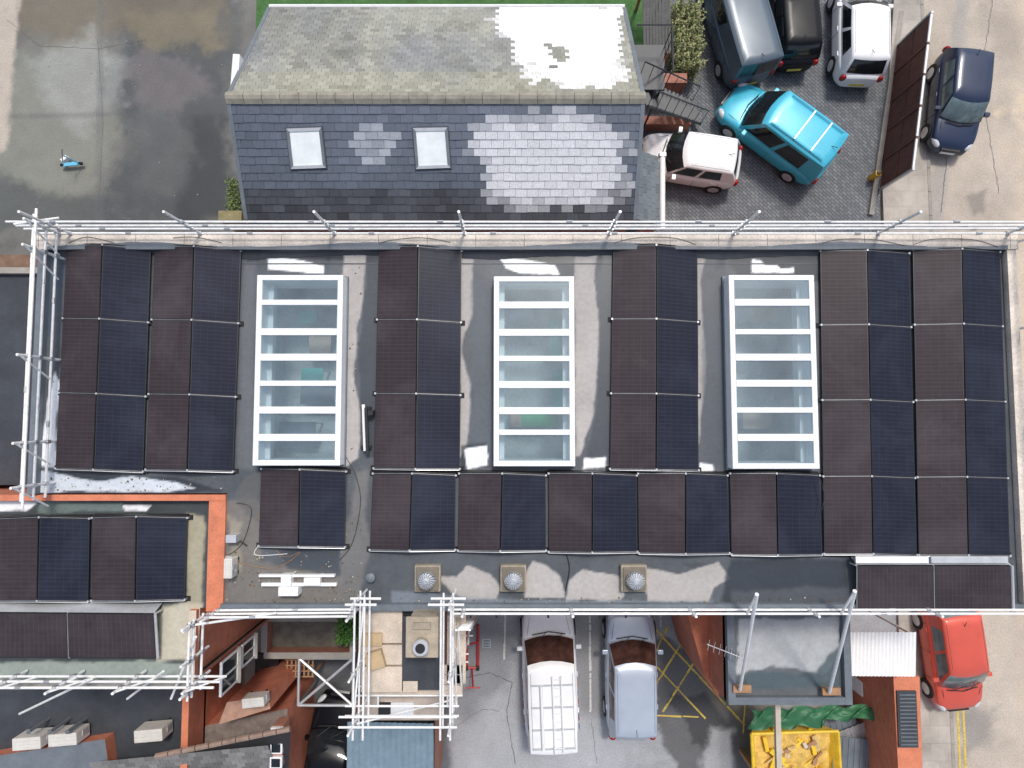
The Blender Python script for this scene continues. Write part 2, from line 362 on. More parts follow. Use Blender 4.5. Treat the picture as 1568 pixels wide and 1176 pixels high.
# ================================================================= MAIN BUILDING
ZR=7.0
xL=U(60,560,ZR).x; xR=U(1558,640,ZR).x; yT=U(784,357,7.2).y; yB=U(784,937,7.2).y
xN=U(345,850,ZR).x; yN=U(200,756,ZR).y
SKY=[((390,523),(421,713)),((756,880),(423,714)),((1119,1251),(421,718))]
skw=[]
for (u0,u1),(v0,v1) in SKY:
    ZT=7.42
    A=U(u0,v0,ZT);B=U(u1,v1,ZT); C=U(u0,v1,ZT); D=U(u1,v0,ZT)
    skw.append(((A.x+C.x)/2,(B.x+D.x)/2,C.y,A.y))
def keepmain(x,y):
    k=~((x<xN)&(y<yN))
    for (a,b,c,d) in skw: k&=~((x>a+.08)&(x<b-.08)&(y>c+.08)&(y<d-.08))
    return k
DRY=(174,170,167); PUDDLE_SHEEN=(246,249,252)  # near-white patches are puddle sky reflections painted into the roof colour
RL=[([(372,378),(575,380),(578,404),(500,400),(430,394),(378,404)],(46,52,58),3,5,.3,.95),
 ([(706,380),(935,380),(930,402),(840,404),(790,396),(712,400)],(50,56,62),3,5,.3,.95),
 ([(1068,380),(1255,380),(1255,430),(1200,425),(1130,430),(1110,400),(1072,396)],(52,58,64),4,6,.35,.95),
 ([(525,386),(562,386),(560,440),(550,500),(542,560),(552,640),(548,700),(524,716),(523,600)],DRY,2,5,.8,1),
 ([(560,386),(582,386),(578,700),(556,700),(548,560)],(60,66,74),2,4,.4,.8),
 ([(705,388),(727,390),(722,440),(724,480),(710,510),(706,540),(722,590),(718,640),(712,680),(704,700)],DRY,2,4,.8,1),
 ([(880,386),(914,386),(908,430),(916,480),(914,560),(908,640),(890,700),(880,700)],DRY,2,5,.8,1),
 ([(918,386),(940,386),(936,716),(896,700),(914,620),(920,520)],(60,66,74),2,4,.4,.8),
 ([(1066,390),(1080,388),(1072,430),(1080,560),(1070,680),(1066,600)],DRY,2,3,.8,.9),
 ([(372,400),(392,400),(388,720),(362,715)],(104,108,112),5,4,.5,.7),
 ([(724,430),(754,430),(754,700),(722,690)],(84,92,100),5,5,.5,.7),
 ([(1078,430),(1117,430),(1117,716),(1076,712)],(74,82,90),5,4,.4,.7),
 ([(674,885),(700,886),(716,868),(728,872),(750,880),(766,900),(760,916),(720,918),(690,908)],DRY,1.5,5,.8,1),
 ([(802,880),(815,858),(832,862),(856,884),(864,914),(802,916)],DRY,1.5,5,.8,1),
 ([(868,918),(872,890),(892,870),(950,886),(956,912),(950,920)],DRY,1.5,5,.8,1),
 ([(992,872),(1040,878),(1100,860),(1118,886),(1094,900),(1086,924),(990,922)],DRY,1.5,5,.8,1),
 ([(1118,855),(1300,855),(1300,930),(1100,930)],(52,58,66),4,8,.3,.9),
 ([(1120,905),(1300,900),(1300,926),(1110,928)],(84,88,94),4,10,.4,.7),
 ([(1040,862),(1090,862),(1060,872)],(70,74,80),2,3,.4,.9),
 ([(345,770),(400,760),(400,860),(520,880),(520,930),(345,930)],(124,118,110),5,10,.7,.7),
 ([(350,790),(372,800),(372,880),(350,900)],(150,142,128),3,10,.7,.7),
 ([(520,855),(545,720),(566,720),(564,850),(548,930),(520,930)],(118,116,114),4,9,.6,.7),
 ([(430,845),(520,840),(520,880),(440,872)],(66,72,80),3,8,.35,.8),
 ([(600,905),(720,915),(870,920),(1090,918),(1110,935),(600,935)],(134,144,156),3,4,.4,.6),
 ([(376,730),(398,722),(396,800),(380,790),(360,760)],(96,96,96),3,5,.4,.7),
 ([(408,393),(430,394),(470,399),(497,407),(497,420),(450,416),(410,413)],PUDDLE_SHEEN,1.2,3,.25,1),
 ([(762,393),(800,397),(850,406),(856,420),(800,419),(775,411)],PUDDLE_SHEEN,1.2,3,.25,1),
 ([(1150,395),(1165,397),(1172,405),(1190,405),(1196,411),(1217,408),(1217,418),(1150,418)],PUDDLE_SHEEN,1.2,3,.25,1),
 ([(708,684),(744,680),(752,716),(706,718)],(48,56,64),2,4,.3,.8),
 ([(714,690),(744,684),(748,714),(716,718)],PUDDLE_SHEEN,1.5,4,.25,1),
 ([(893,700),(930,698),(930,718),(893,718)],PUDDLE_SHEEN,1.5,5,.25,1),
 ([(1072,710),(1092,712),(1094,722),(1072,722)],PUDDLE_SHEEN,1.5,3,.25,1),
 ([(84,568),(92,590),(86,640),(84,716),(74,742),(60,748),(62,690),(72,620)],PUDDLE_SHEEN,1.5,3,.25,1),
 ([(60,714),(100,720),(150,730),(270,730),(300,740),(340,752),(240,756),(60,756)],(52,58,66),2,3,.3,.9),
 ([(60,722),(100,727),(150,738),(200,730),(270,738),(297,748),(240,753),(60,753)],(214,222,230),1.5,4,.25,.9),  # pale strip: sky reflected in standing water, painted in
 ([(76,380),(98,384),(94,430),(84,500),(72,520),(66,440)],(72,86,98),3,4,.3,.9)]
bld=empty('flat_roofed_commercial_building')
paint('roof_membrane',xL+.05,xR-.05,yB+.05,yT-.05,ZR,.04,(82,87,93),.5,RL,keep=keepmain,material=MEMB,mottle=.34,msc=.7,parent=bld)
w=Bag()
w.prism([(xL,yN),(xN,yN),(xN,yB),(xR,yB),(xR,yT),(xL,yT)],-.02,ZR-.01,BRICK,None)
w.make('walls',bld)
w=Bag()
y=U(0,404,7).y; w.box(((xL+xR)/2,y,ZR+.003),(xR-xL-.6,.03,.006),mat('lap_seam',S(72,78,84),.5,var=.3))
w.make('membrane_seam',bld)
w=Bag()
wallbox(w,(xL-.06,yT-.2),(xR+.06,yT-.2),.40,6.5,7.2,CREAM,CREAM)
x=xL
while x<xR: 
    w.box((x,yT-.2,7.199),(.012,.40,.006),mat('coping_joint',S(130,122,112),.9)); x+=1.2
wallbox(w,(xL+.07,yT-.405),(xL+.07,yN+.0),.2,6.5,7.16,LEAD,LEAD)
wallbox(w,(xR-.08,yT-.405),(xR-.08,yB+.165),.22,6.5,7.16,CREAM,CREAM)
wallbox(w,(xN-.02,yB+.08),(xR+.04,yB+.08),.16,6.5,7.15,LEAD,LEAD)
w.make('parapet',bld)
w=Bag()
n=400; vs=[];fs=[]
for i in range(n+1):
    x=xL+.2+(xR-xL-.4)*i/n
    sc_=abs(math.sin(x*.54+.3))
    wv=.10*(1-sc_)+.07*float(fbm(np.array([x]),np.array([3.]),1.9,2)[0])
    vs+=[(x,yT-.398,7.17),(x,yT-.43,7.06),(x,yT-.47-wv,7.012)]
for i in range(n):
    for k in range(2): fs.append((3*i+k,3*i+k+1,3*i+k+4,3*i+k+3))
w.add(vs,fs,DARK)
vs=[];fs=[]
for i in range(n+1):
    x=xL+.2+(xR-xL-.4)*i/n
    hgt=.04+.11*abs(math.sin(x*.54+.3))**3+.05*float(fbm(np.array([x]),np.array([8.]),2.5,5)[0])
    vs+=[(x,yT-.401,7.204),(x,yT-.401+hgt,7.204)]
for i in range(n): fs.append((2*i,2*i+2,2*i+3,2*i+1))
w.add(vs,fs,LEAD)
w.make('parapet_flashing',bld)
w=Bag()
w.box(((U(700,940,7).x+U(1060,940,7).x)/2,yB-.09,6.75),(U(1060,940,7).x-U(700,940,7).x,.16,.18),mat('weathered_fascia',S(120,112,104),.8,var=.3,scale=4))
for i in range(9):
    x=U(720+i*40,940,7).x; w.box((x,yB-.2,6.85),(.05,.1,.05),BLACK)
w.make('eaves_gutter',bld)
# skylights
ROOMF=mat('room_floor',(.66,.70,.72),.5,var=.22,scale=.9)
TEAL=mat('teal_laminate',S(70,205,190),.4,var=.05); GRN=mat('green_laminate',S(50,190,110),.4,var=.05)
GREYL=mat('grey_laminate',(.2,.22,.27),.4,var=.1); BEI=mat('beige_laminate',(.62,.46,.36),.5,var=.1)
for k,(a,b,c,d) in enumerate(skw):
    e=empty('roof_skylight'); q=Bag(); ZT=7.42
    fw=.13
    for (x0,x1,y0,y1) in((a,b,d-fw,d),(a,b,c,c+fw),(a,a+fw,c+fw,d-fw),(b-fw,b,c+fw,d-fw)):
        q.box(((x0+x1)/2,(y0+y1)/2,(ZR-.05+ZT)/2),(x1-x0,y1-y0,ZT-ZR+.05),WHITE)
    q.make('frame',e,bevel=.012)
    q=Bag()
    for (x0,x1,y0,y1) in((a-.03,b+.03,d,d+.05),(a-.03,b+.03,c-.05,c),(a-.03,a,c,d),(b,b+.03,c,d)):
        q.box(((x0+x1)/2,(y0+y1)/2,7.03),(x1-x0,y1-y0,.09),LEAD)
    q.make('kerb_flashing',e)
    q=Bag()
    vy=[463,508,547,587,628,670] if k!=1 else [467,509,549,589,629,662]
    for i,vv in enumerate(vy):
        yy=U(784,vv,ZT).y; ww=.17 if (i+k)%3 else .13
        q.box(((a+b)/2,yy,ZT-.05),(b-a-2*fw,ww,.12),WHITE)
        q.box(((a+b)/2,yy,ZT-.24),(b-a-2*fw,.07,.2),WHITE)
    q.make('glazing_bars',e,bevel=.012)
    q=Bag(); q.add([(a+fw,c+fw,7.38),(b-fw,c+fw,7.38),(b-fw,d-fw,7.38),(a+fw,d-fw,7.38)],[(0,1,2,3)],GLASS); q.make('glazing',e)
    q=Bag(); i0,i1,j0,j1=a+fw+.001,b-fw-.001,c+fw+.001,d-fw-.001
    q.add([(i0,j0,6.5),(i1,j0,6.5),(i1,j1,6.5),(i0,j1,6.5),(i0,j0,7.36),(i1,j0,7.36),(i1,j1,7.36),(i0,j1,7.36)],[(0,1,5,4),(1,2,6,5),(2,3,7,6),(3,0,4,7)],WHITE)
    lw=.12
    q.box((i0+lw/2+.002,(j0+j1)/2,6.98),(lw,j1-j0-.01,.08),WHITE); q.box((i1-lw/2-.002,(j0+j1)/2,6.98),(lw,j1-j0-.01,.08),WHITE)
    q.make('shaft_lining',e)
    q=Bag(); R=.5; zf=4.6
    q.add([(i0-R,j0-R,zf),(i1+R,j0-R,zf),(i1+R,j1+R,zf),(i0-R,j1+R,zf),(i0-R,j0-R,6.5),(i1+R,j0-R,6.5),(i1+R,j1+R,6.5),(i0-R,j1+R,6.5)],[(0,1,2,3),(0,1,5,4),(1,2,6,5),(2,3,7,6),(3,0,4,7)],ROOMF)
    q.make('room_below',e)
    ds=[[(470,485,.5,.35,TEAL),(478,575,.6,.4,TEAL),(485,605,.9,.5,GREYL),(455,660,1.0,.5,GREYL),(490,525,.6,.7,BEI),(450,450,.7,.4,GREYL)],
        [(825,641,.95,.42,GRN),(850,520,.3,1.1,TEAL),(855,600,.3,1.2,TEAL),(790,640,.3,.5,BEI),(800,470,.8,.5,GREYL)],
        [(1170,480,.8,.5,BEI),(1190,560,.9,.5,GREYL),(1160,640,.8,.6,BEI),(1200,600,.5,.4,GREYL)]][k]
    for (uu,vv,sx,sy,mm) in ds:
        p=U(uu,vv,5.35)
        q=Bag(); q.box((p.x,p.y,5.33),(sx,sy,.04),mm)
        for sxx in(-1,1):
            for syy in(-1,1): q.box((p.x+sxx*(sx/2-.04),p.y+syy*(sy/2-.04),4.955),(.04,.04,.71),STEEL)
        q.make('desk')
# ================================================================= SOLAR PANELS
def panel(bp,bf,q,m):
    bf.slab(q,.035,FRAMEB)
    ins=[]
    n=(q[1]-q[0]).cross(q[3]-q[0]).normalized()
    if n.z<0: n=-n
    for i in range(4):
        p=q[i]; a=(q[(i+1)%4]-p).normalized(); b=(q[(i-1)%4]-p).normalized()
        ins.append(p+a*.018+b*.018+n*.003)
    bp.add(ins,[(0,1,2,3)],m,[[(0,0),(1,0),(1,1),(0,1)]])
def array(top,bot,rows,z0=ZR,zl=.10,zh=.29):
    e=empty('solar_panel_array')
    zz=[z0+zl,z0+zh,z0+zl]
    t=[U(*p,z) for p,z in zip(top,zz)]; b=[U(*p,z) for p,z in zip(bot,zz)]
    P=Bag();Fm=Bag();R=Bag()
    for s in(0,1):
        for i in range(rows):
            f0=i/rows; f1=(i+1)/rows; ln=(t[s]-b[s]).length; g=.011/ln
            tl=lerp(t[s],b[s],f0+g); bl=lerp(t[s],b[s],f1-g); tr=lerp(t[s+1],b[s+1],f0+g); brr=lerp(t[s+1],b[s+1],f1-g)
            gg=.012
            if s==0: tr=lerp(tr,tl,gg);brr=lerp(brr,bl,gg)
            else: tl=lerp(tl,tr,gg);bl=lerp(bl,brr,gg)
            j=[Vector((random.gauss(0,.003),random.gauss(0,.003),random.gauss(0,.003))) for _ in range(4)]
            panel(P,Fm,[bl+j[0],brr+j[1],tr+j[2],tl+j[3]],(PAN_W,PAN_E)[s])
    for i in range(rows+1):
        f=i/rows
        l,m_,r=[lerp(t[k],b[k],f) for k in range(3)]
        up=Vector((0,0,-.008))
        for p,q_ in((l,m_),(m_,r)):
            d=(q_-p).normalized()
            R.tube(p+up-d*(.03 if p is l else 0),q_+up+d*(.03 if q_ is r else 0),.008,RAIL,6)
        for p in(l,r): 
            R.box((p.x,p.y,(p.z+z0)/2),(.05,.05,p.z-z0),RAIL); R.box((p.x,p.y,z0+.012),(.18,.12,.02),RUB)
            R.box(p+Vector((0,0,.010)),(.04,.045,.018),ALU)
        R.box((m_.x,m_.y,(m_.z-.05+z0)/2),(.04,.04,m_.z-.05-z0),ALU)
        R.box(m_+Vector((0,0,.010)),(.04,.045,.016),ALU)
    for A,sg in((t,1),(b,-1)):
        y=Vector((0,.03*sg,0))
        vs=[A[0]+y,A[1]+y,A[2]+y,Vector((A[2].x,A[2].y,z0+.01))+y*3,Vector((A[0].x,A[0].y,z0+.01))+y*3]
        R.add(vs,[(0,1,2,3,4)],FRAMEB)
        R.tube(A[0]+y,A[1]+y,.010,ALU if sg<0 else BLACK,6); R.tube(A[1]+y,A[2]+y,.010,ALU if sg<0 else BLACK,6)
    P.make('panels',e);Fm.make('module_frames',e);R.make('mounting_rails',e)
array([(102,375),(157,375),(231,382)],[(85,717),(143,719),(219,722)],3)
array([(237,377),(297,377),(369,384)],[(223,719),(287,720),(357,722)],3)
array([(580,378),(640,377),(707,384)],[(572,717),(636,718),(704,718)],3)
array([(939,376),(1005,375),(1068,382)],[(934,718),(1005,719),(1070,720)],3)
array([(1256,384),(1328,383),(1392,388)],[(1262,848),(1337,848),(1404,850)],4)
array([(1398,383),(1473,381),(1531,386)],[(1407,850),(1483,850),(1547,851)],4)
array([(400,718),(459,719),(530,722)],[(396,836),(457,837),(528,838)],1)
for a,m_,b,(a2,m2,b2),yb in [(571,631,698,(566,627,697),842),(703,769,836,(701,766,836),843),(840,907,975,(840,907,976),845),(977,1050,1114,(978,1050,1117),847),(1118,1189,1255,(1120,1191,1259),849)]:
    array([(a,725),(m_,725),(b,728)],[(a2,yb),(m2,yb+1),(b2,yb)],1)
ZL=6.85
array([(-10,795),(60,792),(137,794)],[(-14,920),(57,920),(135,921)],1,z0=ZL)
array([(141,793),(209,791),(287,793)],[(140,920),(207,920),(283,918)],1,z0=ZL)
def row_array(tl,tr,bl,br,z0,zt,zb,n=2,defl=True):
    e=empty('solar_panel_array'); P=Bag();Fm=Bag();R=Bag()
    a=U(*tl,z0+zt);b=U(*tr,z0+zt);c=U(*br,z0+zb);d=U(*bl,z0+zb)
    for i in range(n):
        f0=i/n+.004;f1=(i+1)/n-.004
        q=[lerp(a,b,f0),lerp(d,c,f0),lerp(d,c,f1),lerp(a,b,f1)]
        panel(P,Fm,q,PAN_W)
    for i in range(n+1):
        f=i/n; p=lerp(a,b,f); r=lerp(d,c,f)
        R.tube(p,r,.012,RAIL,6)
        R.box((p.x,p.y,(p.z+z0)/2),(.04,.04,p.z-z0-.04),ALU); R.box((r.x,r.y,(r.z+z0)/2),(.04,.04,max(.02,r.z-z0-.03)),ALU)
    if defl:
        o=Vector((0,.16,0)); R.add([a+Vector((0,.02,0)),b+Vector((0,.02,0)),Vector((b.x,b.y,z0+.03))+o,Vector((a.x,a.y,z0+.03))+o],[(0,1,2,3)],ALU)
    R.tube(b+Vector((.03,0,0)),c+Vector((.03,0,0)),.03,ALU,8)
    P.make('panels',e);Fm.make('module_frames',e);R.make('mounting_rails',e)
row_array((1312,866),(1548,866),(1312,934),(1550,936),ZR,.30,.17)
row_array((-30,938),(236,940),(-30,1006),(240,1008),ZL,.36,.14)
tb=Bag()
for a,b,m in(((1312,858),(1424,858),WHITE),((1428,858),(1546,858),ALU)):
    p=U(*a,7.36);q=U(*b,7.36); tb.box(((p.x+q.x)/2,(p.y+q.y)/2,7.30),(q.x-p.x,.16,.05),m)
    for s in(p,q): tb.box((s.x+(.1 if s is p else -.1),s.y,7.14),(.05,.05,.27),ALU)
tb.make('cable_tray',bevel=.01)
# ================================================================= ROOF ITEMS
SILV=mat('silver_cowl',(.78,.79,.8),.22,metal=.75,var=.15,scale=10)
STONE=mat('vent_base',S(158,148,132),.85,var=.25,scale=6)
def vent(u,v):
    p=U(u,v,7.25); e=empty('roof_ventilator'); b=Bag()
    b.box((p.x,p.y,7.09),(.62,.62,.2),STONE); b.box((p.x,p.y,7.21),(.54,.54,.05),mat('vent_flange',S(120,112,100),.7,var=.2)); b.make('base',e,bevel=.015)
    b=Bag(); b.cone((p.x,p.y,7.23),.17,.17,.1,STEEL)
    for i in range(18):
        t=2*math.pi*i/18; t2=t+.26
        vs=[];m=5
        for j in range(m+1):
            ph=j/m*math.pi*.46; r=.05+.17*math.cos(ph-.25); z=7.31+.2*math.sin(ph)
            for tt in(t+ph*.4,t2+ph*.4): vs.append((p.x+r*math.cos(tt)*(1 if j<m else .25),p.y+r*math.sin(tt)*(1 if j<m else .25),z))
        b.add(vs,[(2*j,2*j+1,2*j+3,2*j+2) for j in range(m)],SILV)
    b.cone((p.x,p.y,7.32),.15,.1,.14,STEEL); b.cone((p.x,p.y,7.5),.08,.05,.025,SILV)
    b.make('turbine_cowl',e)
for u in(654,786,972): vent(u,887)
b=Bag(); p=U(568,884,7.1); b.cone((p.x,p.y,7),.09,.09,.16,LEAD); b.cone((p.x,p.y,7.16),.11,.03,.05,LEAD); b.make('vent_pipe')
b=Bag()
for i,(u,v,l) in enumerate([(555,655,70),(560,660,70)]):
    p=U(u,v,7.3); b.box((p.x,p.y,7.12+.08*i),(.07,l/62.,.06),WHITE if i==0 else BLACK,rz=.05)
for dv in(-30,30):
    p=U(560,655+dv,7.1); b.box((p.x,p.y,7.05),(.25,.08,.1),RUB)
p=U(567,632,7.3); b.box((p.x,p.y,7.15),(.12,.12,.3),BLACK)
b.make('isolator_rail')
b=Bag()
for (u0,u1,v0,v1,h) in((396,512,880,884,.12),(400,515,893,898,.10),(426,456,899,913,.28),(430,445,880,897,.2),(465,490,885,897,.15)):
    p=U(u0,v0,7+h);q=U(u1,v1,7+h); b.box(((p.x+q.x)/2,(p.y+q.y)/2,7+h/2),(q.x-p.x,p.y-q.y,h),WHITE)
b.make('plant_support_frame',bevel=.008)
def acunit(pos,rz=0,s=1):
    e=empty('air_conditioning_unit',pos,rz); b=Bag()
    b.box((0,0,.36*s),(.85*s,.36*s,.58*s),mat('ac_casing',S(216,212,204),.5,var=.1)); b.make('casing',e,bevel=.02)
    b=Bag(); b.box((-.3*s,0,.035*s),(.06,.4*s,.07*s),BLACK); b.box((.3*s,0,.035*s),(.06,.4*s,.07*s),BLACK)
    for r in(.1,.17,.24):
        n=20
        for i in range(n):
            t=2*math.pi*i/n;t2=2*math.pi*(i+1)/n
            b.tube((-.12*s+r*s*math.cos(t),-.19*s,.37*s+r*s*math.sin(t)),(-.12*s+r*s*math.cos(t2),-.19*s,.37*s+r*s*math.sin(t2)),.006,STEEL,4)
    b.box((.42*s,.05,.3*s),(.05,.15,.2*s),ALU)
    for i in range(3): b.box((.0,-.12*s+i*.10*s,.652*s),(.78*s,.008,.006),ALU)
    b.make('grille_and_feet',e)
p=U(347,870,7.3); acunit((p.x+.05,p.y,7.0),math.pi/2,.55)
p=U(352,826,7.3); b=Bag(); b.box((p.x,p.y,7.13),(.25,.18,.26),ALU); b.tube((p.x,p.y,7.05),(p.x+.3,p.y-.2,7.05),.02,BLACK); b.make('junction_box',bevel=.01)
def cable(name,pts,z,r=.012,m=BLACK):
    b=Bag(); P=[U(u,v,z) for u,v in pts]; out=[]
    for i in range(len(P)-1):
        p0=P[max(i-1,0)];p1=P[i];p2=P[i+1];p3=P[min(i+2,len(P)-1)]
        for k in range(6):
            t=k/6; out.append(.5*((2*p1)+(-p0+p2)*t+(2*p0-5*p1+4*p2-p3)*t*t+(-p0+3*p1-3*p2+p3)*t**3))
    out.append(P[-1])
    for i in range(len(out)-1): b.tube(out[i],out[i+1],r,m,6)
    b.make(name)
for arc in([(105,372),(130,363),(157,367),(175,372)],[(265,364),(300,363),(340,372)],[(580,372),(610,366),(650,364),(690,371)],[(940,372),(975,364),(1030,364),(1065,374)],[(1260,372),(1290,366),(1340,367),(1385,376)],[(1400,374),(1430,366),(1490,367),(1528,378)]):
    cable('solar_cable',arc,7.215,.006)
cable('solar_cable',[(530,700),(545,730),(552,770),(540,830),(520,858)],7.02,.007)
cable('solar_cable',[(362,770),(385,780),(372,830),(350,850)],7.02,.007)
cable('solar_cable',[(395,790),(430,850),(460,845),(420,870),(360,860)],7.02,.006,WOOD)
cable('solar_cable',[(395,836),(392,850),(440,848)],7.02,.008,WHITE)
cable('solar_cable',[(866,845),(872,870),(866,905)],7.02,.014)
cable('solar_cable',[(1253,725),(1262,760),(1255,790)],7.35,.01)
g=Bag()
DM=[mat('moss',S(92,96,66),.95,var=.3),mat('grit',S(180,174,160),.9,var=.2),mat('leaf_litter',S(120,92,60),.9,var=.3)]
for i in range(420):
    r=random.random()
    if r<.45: u,v=random.uniform(345,560),random.uniform(845,930)
    elif r<.75: u,v=random.uniform(560,1290),random.uniform(915,932)
    elif r<.9: u,v=random.uniform(70,340),random.uniform(730,752)
    else: u,v=random.uniform(525,560),random.uniform(390,840)
    p=U(u,v,7.01); s=random.uniform(.012,.04)
    g.box((p.x,p.y,7.012),(s,s*random.uniform(.5,1),s*.5),random.choice(DM),rz=random.uniform(0,3))
g.make('roof_debris')
# ================================================================= EDGE PROTECTION
PR=.029
def rail_run(name,a,b,zs,posts,top=8.05,ext=0,brace=False):
    a=Vector(a);b=Vector(b);d=(b-a).normalized(); g=Bag()
    for i,z in enumerate(zs):
        j0=Vector((0,0,z+random.uniform(-.02,.02))); j1=Vector((0,0,z+random.uniform(-.02,.02))); g.tube(a+j0-d*ext,b+j1+d*ext,PR,POLE)
        for k in range(int((b-a).length/3)): 
            q=a+d*(k*3+1.1+.4*i)+j0; g.tube(q-d*.07,q+d*.07,PR*1.25,STEEL)
    for t in posts:
        p=a+(b-a)*t
        g.tube(p+Vector((0,0,6.9)),p+Vector((0,0,top)),PR*1.15,POLE)
        for z in zs: g.box(p+Vector((0,0,z)),(.09,.09,.1),STEEL)
        if brace: g.tube(p+Vector((0,0,top-.1))+d*.02,p+Vector((0,0,7.2))+d*.55,PR*.8,POLE)
    g.make(name)
yr=U(784,340,8.05).y; xr0=U(42,500,8.05).x
xr1=xR+.12
rail_run('guard_rail',(xr0-.6,yr,0),(xr1+.3,yr,0),[8.05,7.78,7.55,7.2],[.035,.165,.30,.43,.575,.70,.845,.975],top=8.75)
rail_run('guard_rail',(xr0,yr+.2,0),(xr0,yN-.05,0),[8.0,7.65,7.3],[.03,.12,.5,.8,.95],top=8.3,brace=True)
g=Bag(); g.tube((xr0+.12,yr+.3,8.1),(xr0+.12,yN-.2,8.1),PR,POLE); g.tube((xr0-.3,yr-.1,8.2),(xr0+.5,yr+.15,7.9),PR,POLE); g.make('scaffold_pole')
rail_run('guard_rail',(xr1,yr,0),(xr1,yB-.2,0),[7.95,7.45],[.02,.25,.5,.75,.95],top=8.1)
yr2=U(784,940,7.5).y
rail_run('guard_rail',(U(690,940,7.5).x,yr2,0),(xR+.3,yr2,0),[7.5,7.2],[.02,.2,.4,.6,.8,.98],top=7.7)
rail_run('guard_rail',(U(322,933,7.5).x,yr2,0),(U(545,933,7.5).x,yr2+.02,0),[7.75,7.5,7.25],[.02,.98])
rx=U(292,1000,7.7).x; ry=U(150,1050,7.7).y
rail_run('guard_rail',(U(-40,1050,7.7).x,ry,0),(rx+.6,ry,0),[7.8,7.5,7.2],[.1,.35,.62,.9],top=8.1,brace=True)
rail_run('guard_rail',(rx,U(0,950,7.7).y,0),(rx,ry-.3,0),[7.8,7.6,7.2],[.05,.5,.9],top=8.1)
rail_run('guard_rail',(rx-.1,U(0,960,7.7).y,0),(rx+1.9,yr2+.05,0),[7.6],[.05])
g=Bag(); g.tube(U(30,1093,6.2),U(140,1040,7.6),PR,POLE); g.tube(U(195,1070,6.6),U(250,1028,7.6),PR,POLE); g.tube(U(70,1062,7.0),U(120,1035,7.6),PR,POLE);g.tube(U(262,1070,7.0),U(300,975,7.8),PR,POLE); g.make('scaffold_brace')
for (a,b) in(((1159,910),(1133,1056)),((1309,905),(1270,1060))):
    g=Bag(); p=U(*a,8.1); q=U(*b,4.75); g.tube(p,q,.045,WHITE); g.box(q+Vector((.08,0,-.07)),(.5,.2,.08),WOOD); g.tube(p,(p.x,yr2+.0,7.5),.03,POLE)
    g.make('raking_prop')
# ================================================================= SLATE ROOFED BUILDING
zr_,ze_,zt_=7.5,6.35,5.25
RL_=U(350,148,zr_);RR_=U(981,150,zr_); EL=U(376,337,ze_);ER=U(965,337,ze_); NL=U(413,12,zt_);NR=U(966,12,zt_)
xl=(RL_.x+EL.x+NL.x)/3; xr=(RR_.x+ER.x+NR.x)/3
RL_.x=EL.x=NL.x=xl; RR_.x=ER.x=NR.x=xr
RR_.y=RL_.y
SLM=attrmat('slates',bump=.25,bscale=50,fine=.2,fscale=22)
def slates(name,eL,eR,rR,rL,rw,rh,chooser,parent=None):
    n=(eR-eL).cross(rL-eL).normalized()
    if n.z<0:n=-n
    ax=(eR-eL); W=ax.length; ax=ax/W; up=(rL-eL); 
    sl=up.dot(ax); upn=(up-ax*sl); Hh=upn.length; upn/=Hh
    nr=int(Hh/rh); rh=Hh/nr
    V=[];Fc=[];C=[]
    for r in range(nr):
        s0=r*rh; x=-(rw/2 if r%2 else 0)
        while x<W:
            xa=max(x,0)+.003; xb=min(x+rw,W)-.003
            if xb-xa>.02:
                lift=.02+random.uniform(-.004,.006); j=random.uniform(-.006,.006)
                p=[eL+ax*xa+upn*(s0+j)+n*lift,eL+ax*xb+upn*(s0+j)+n*lift,eL+ax*xb+upn*(s0+rh*1.06)+n*.004,eL+ax*xa+upn*(s0+rh*1.06)+n*.004]
                q=[p[0]-n*.016,p[1]-n*.016]
                b=len(V); V+=p+q
                Fc+=[(b,b+1,b+2,b+3),(b+4,b+5,b+1,b),(b+4,b,b+3),(b+1,b+5,b+2)]
                c=(p[0]+p[2])/2; u,v=toPx(c.x,c.y,c.z); col=chooser(u,v)
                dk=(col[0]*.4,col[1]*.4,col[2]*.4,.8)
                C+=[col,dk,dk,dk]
            x+=rw
    V2=[p-n*.012 for p in(eL,eR,rR,rL)]; b=len(V); V+=V2; Fc.append((b,b+1,b+2,b+3)); C.append((.03,.03,.035,.9))
    return mk(name,V,Fc,SLM,parent=parent,cols=C)
def inpoly(u,v,P): return float(sdpoly(np.array([u]),np.array([v]),P)[0])
PA=[(722,196),(760,184),(800,178),(812,160),(828,176),(900,170),(930,190),(956,208),(960,290),(920,312),(860,320),(790,318),(748,300),(742,258),(724,240)]  # south slope: outlines of reflected light painted into the slate colours
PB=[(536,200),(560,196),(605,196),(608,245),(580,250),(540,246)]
PC=[(764,8),(950,8),(955,60),(948,120),(930,140),(870,130),(830,118),(785,85),(800,60),(765,50)]  # north slope: sun glare painted as pale slates
HOLE=[(838,70),(862,66),(870,88),(845,98)]
def N1(u,v,sc,s): return float(fbm(np.array([u/100.]),np.array([v/100.]),sc,s)[0])-.5
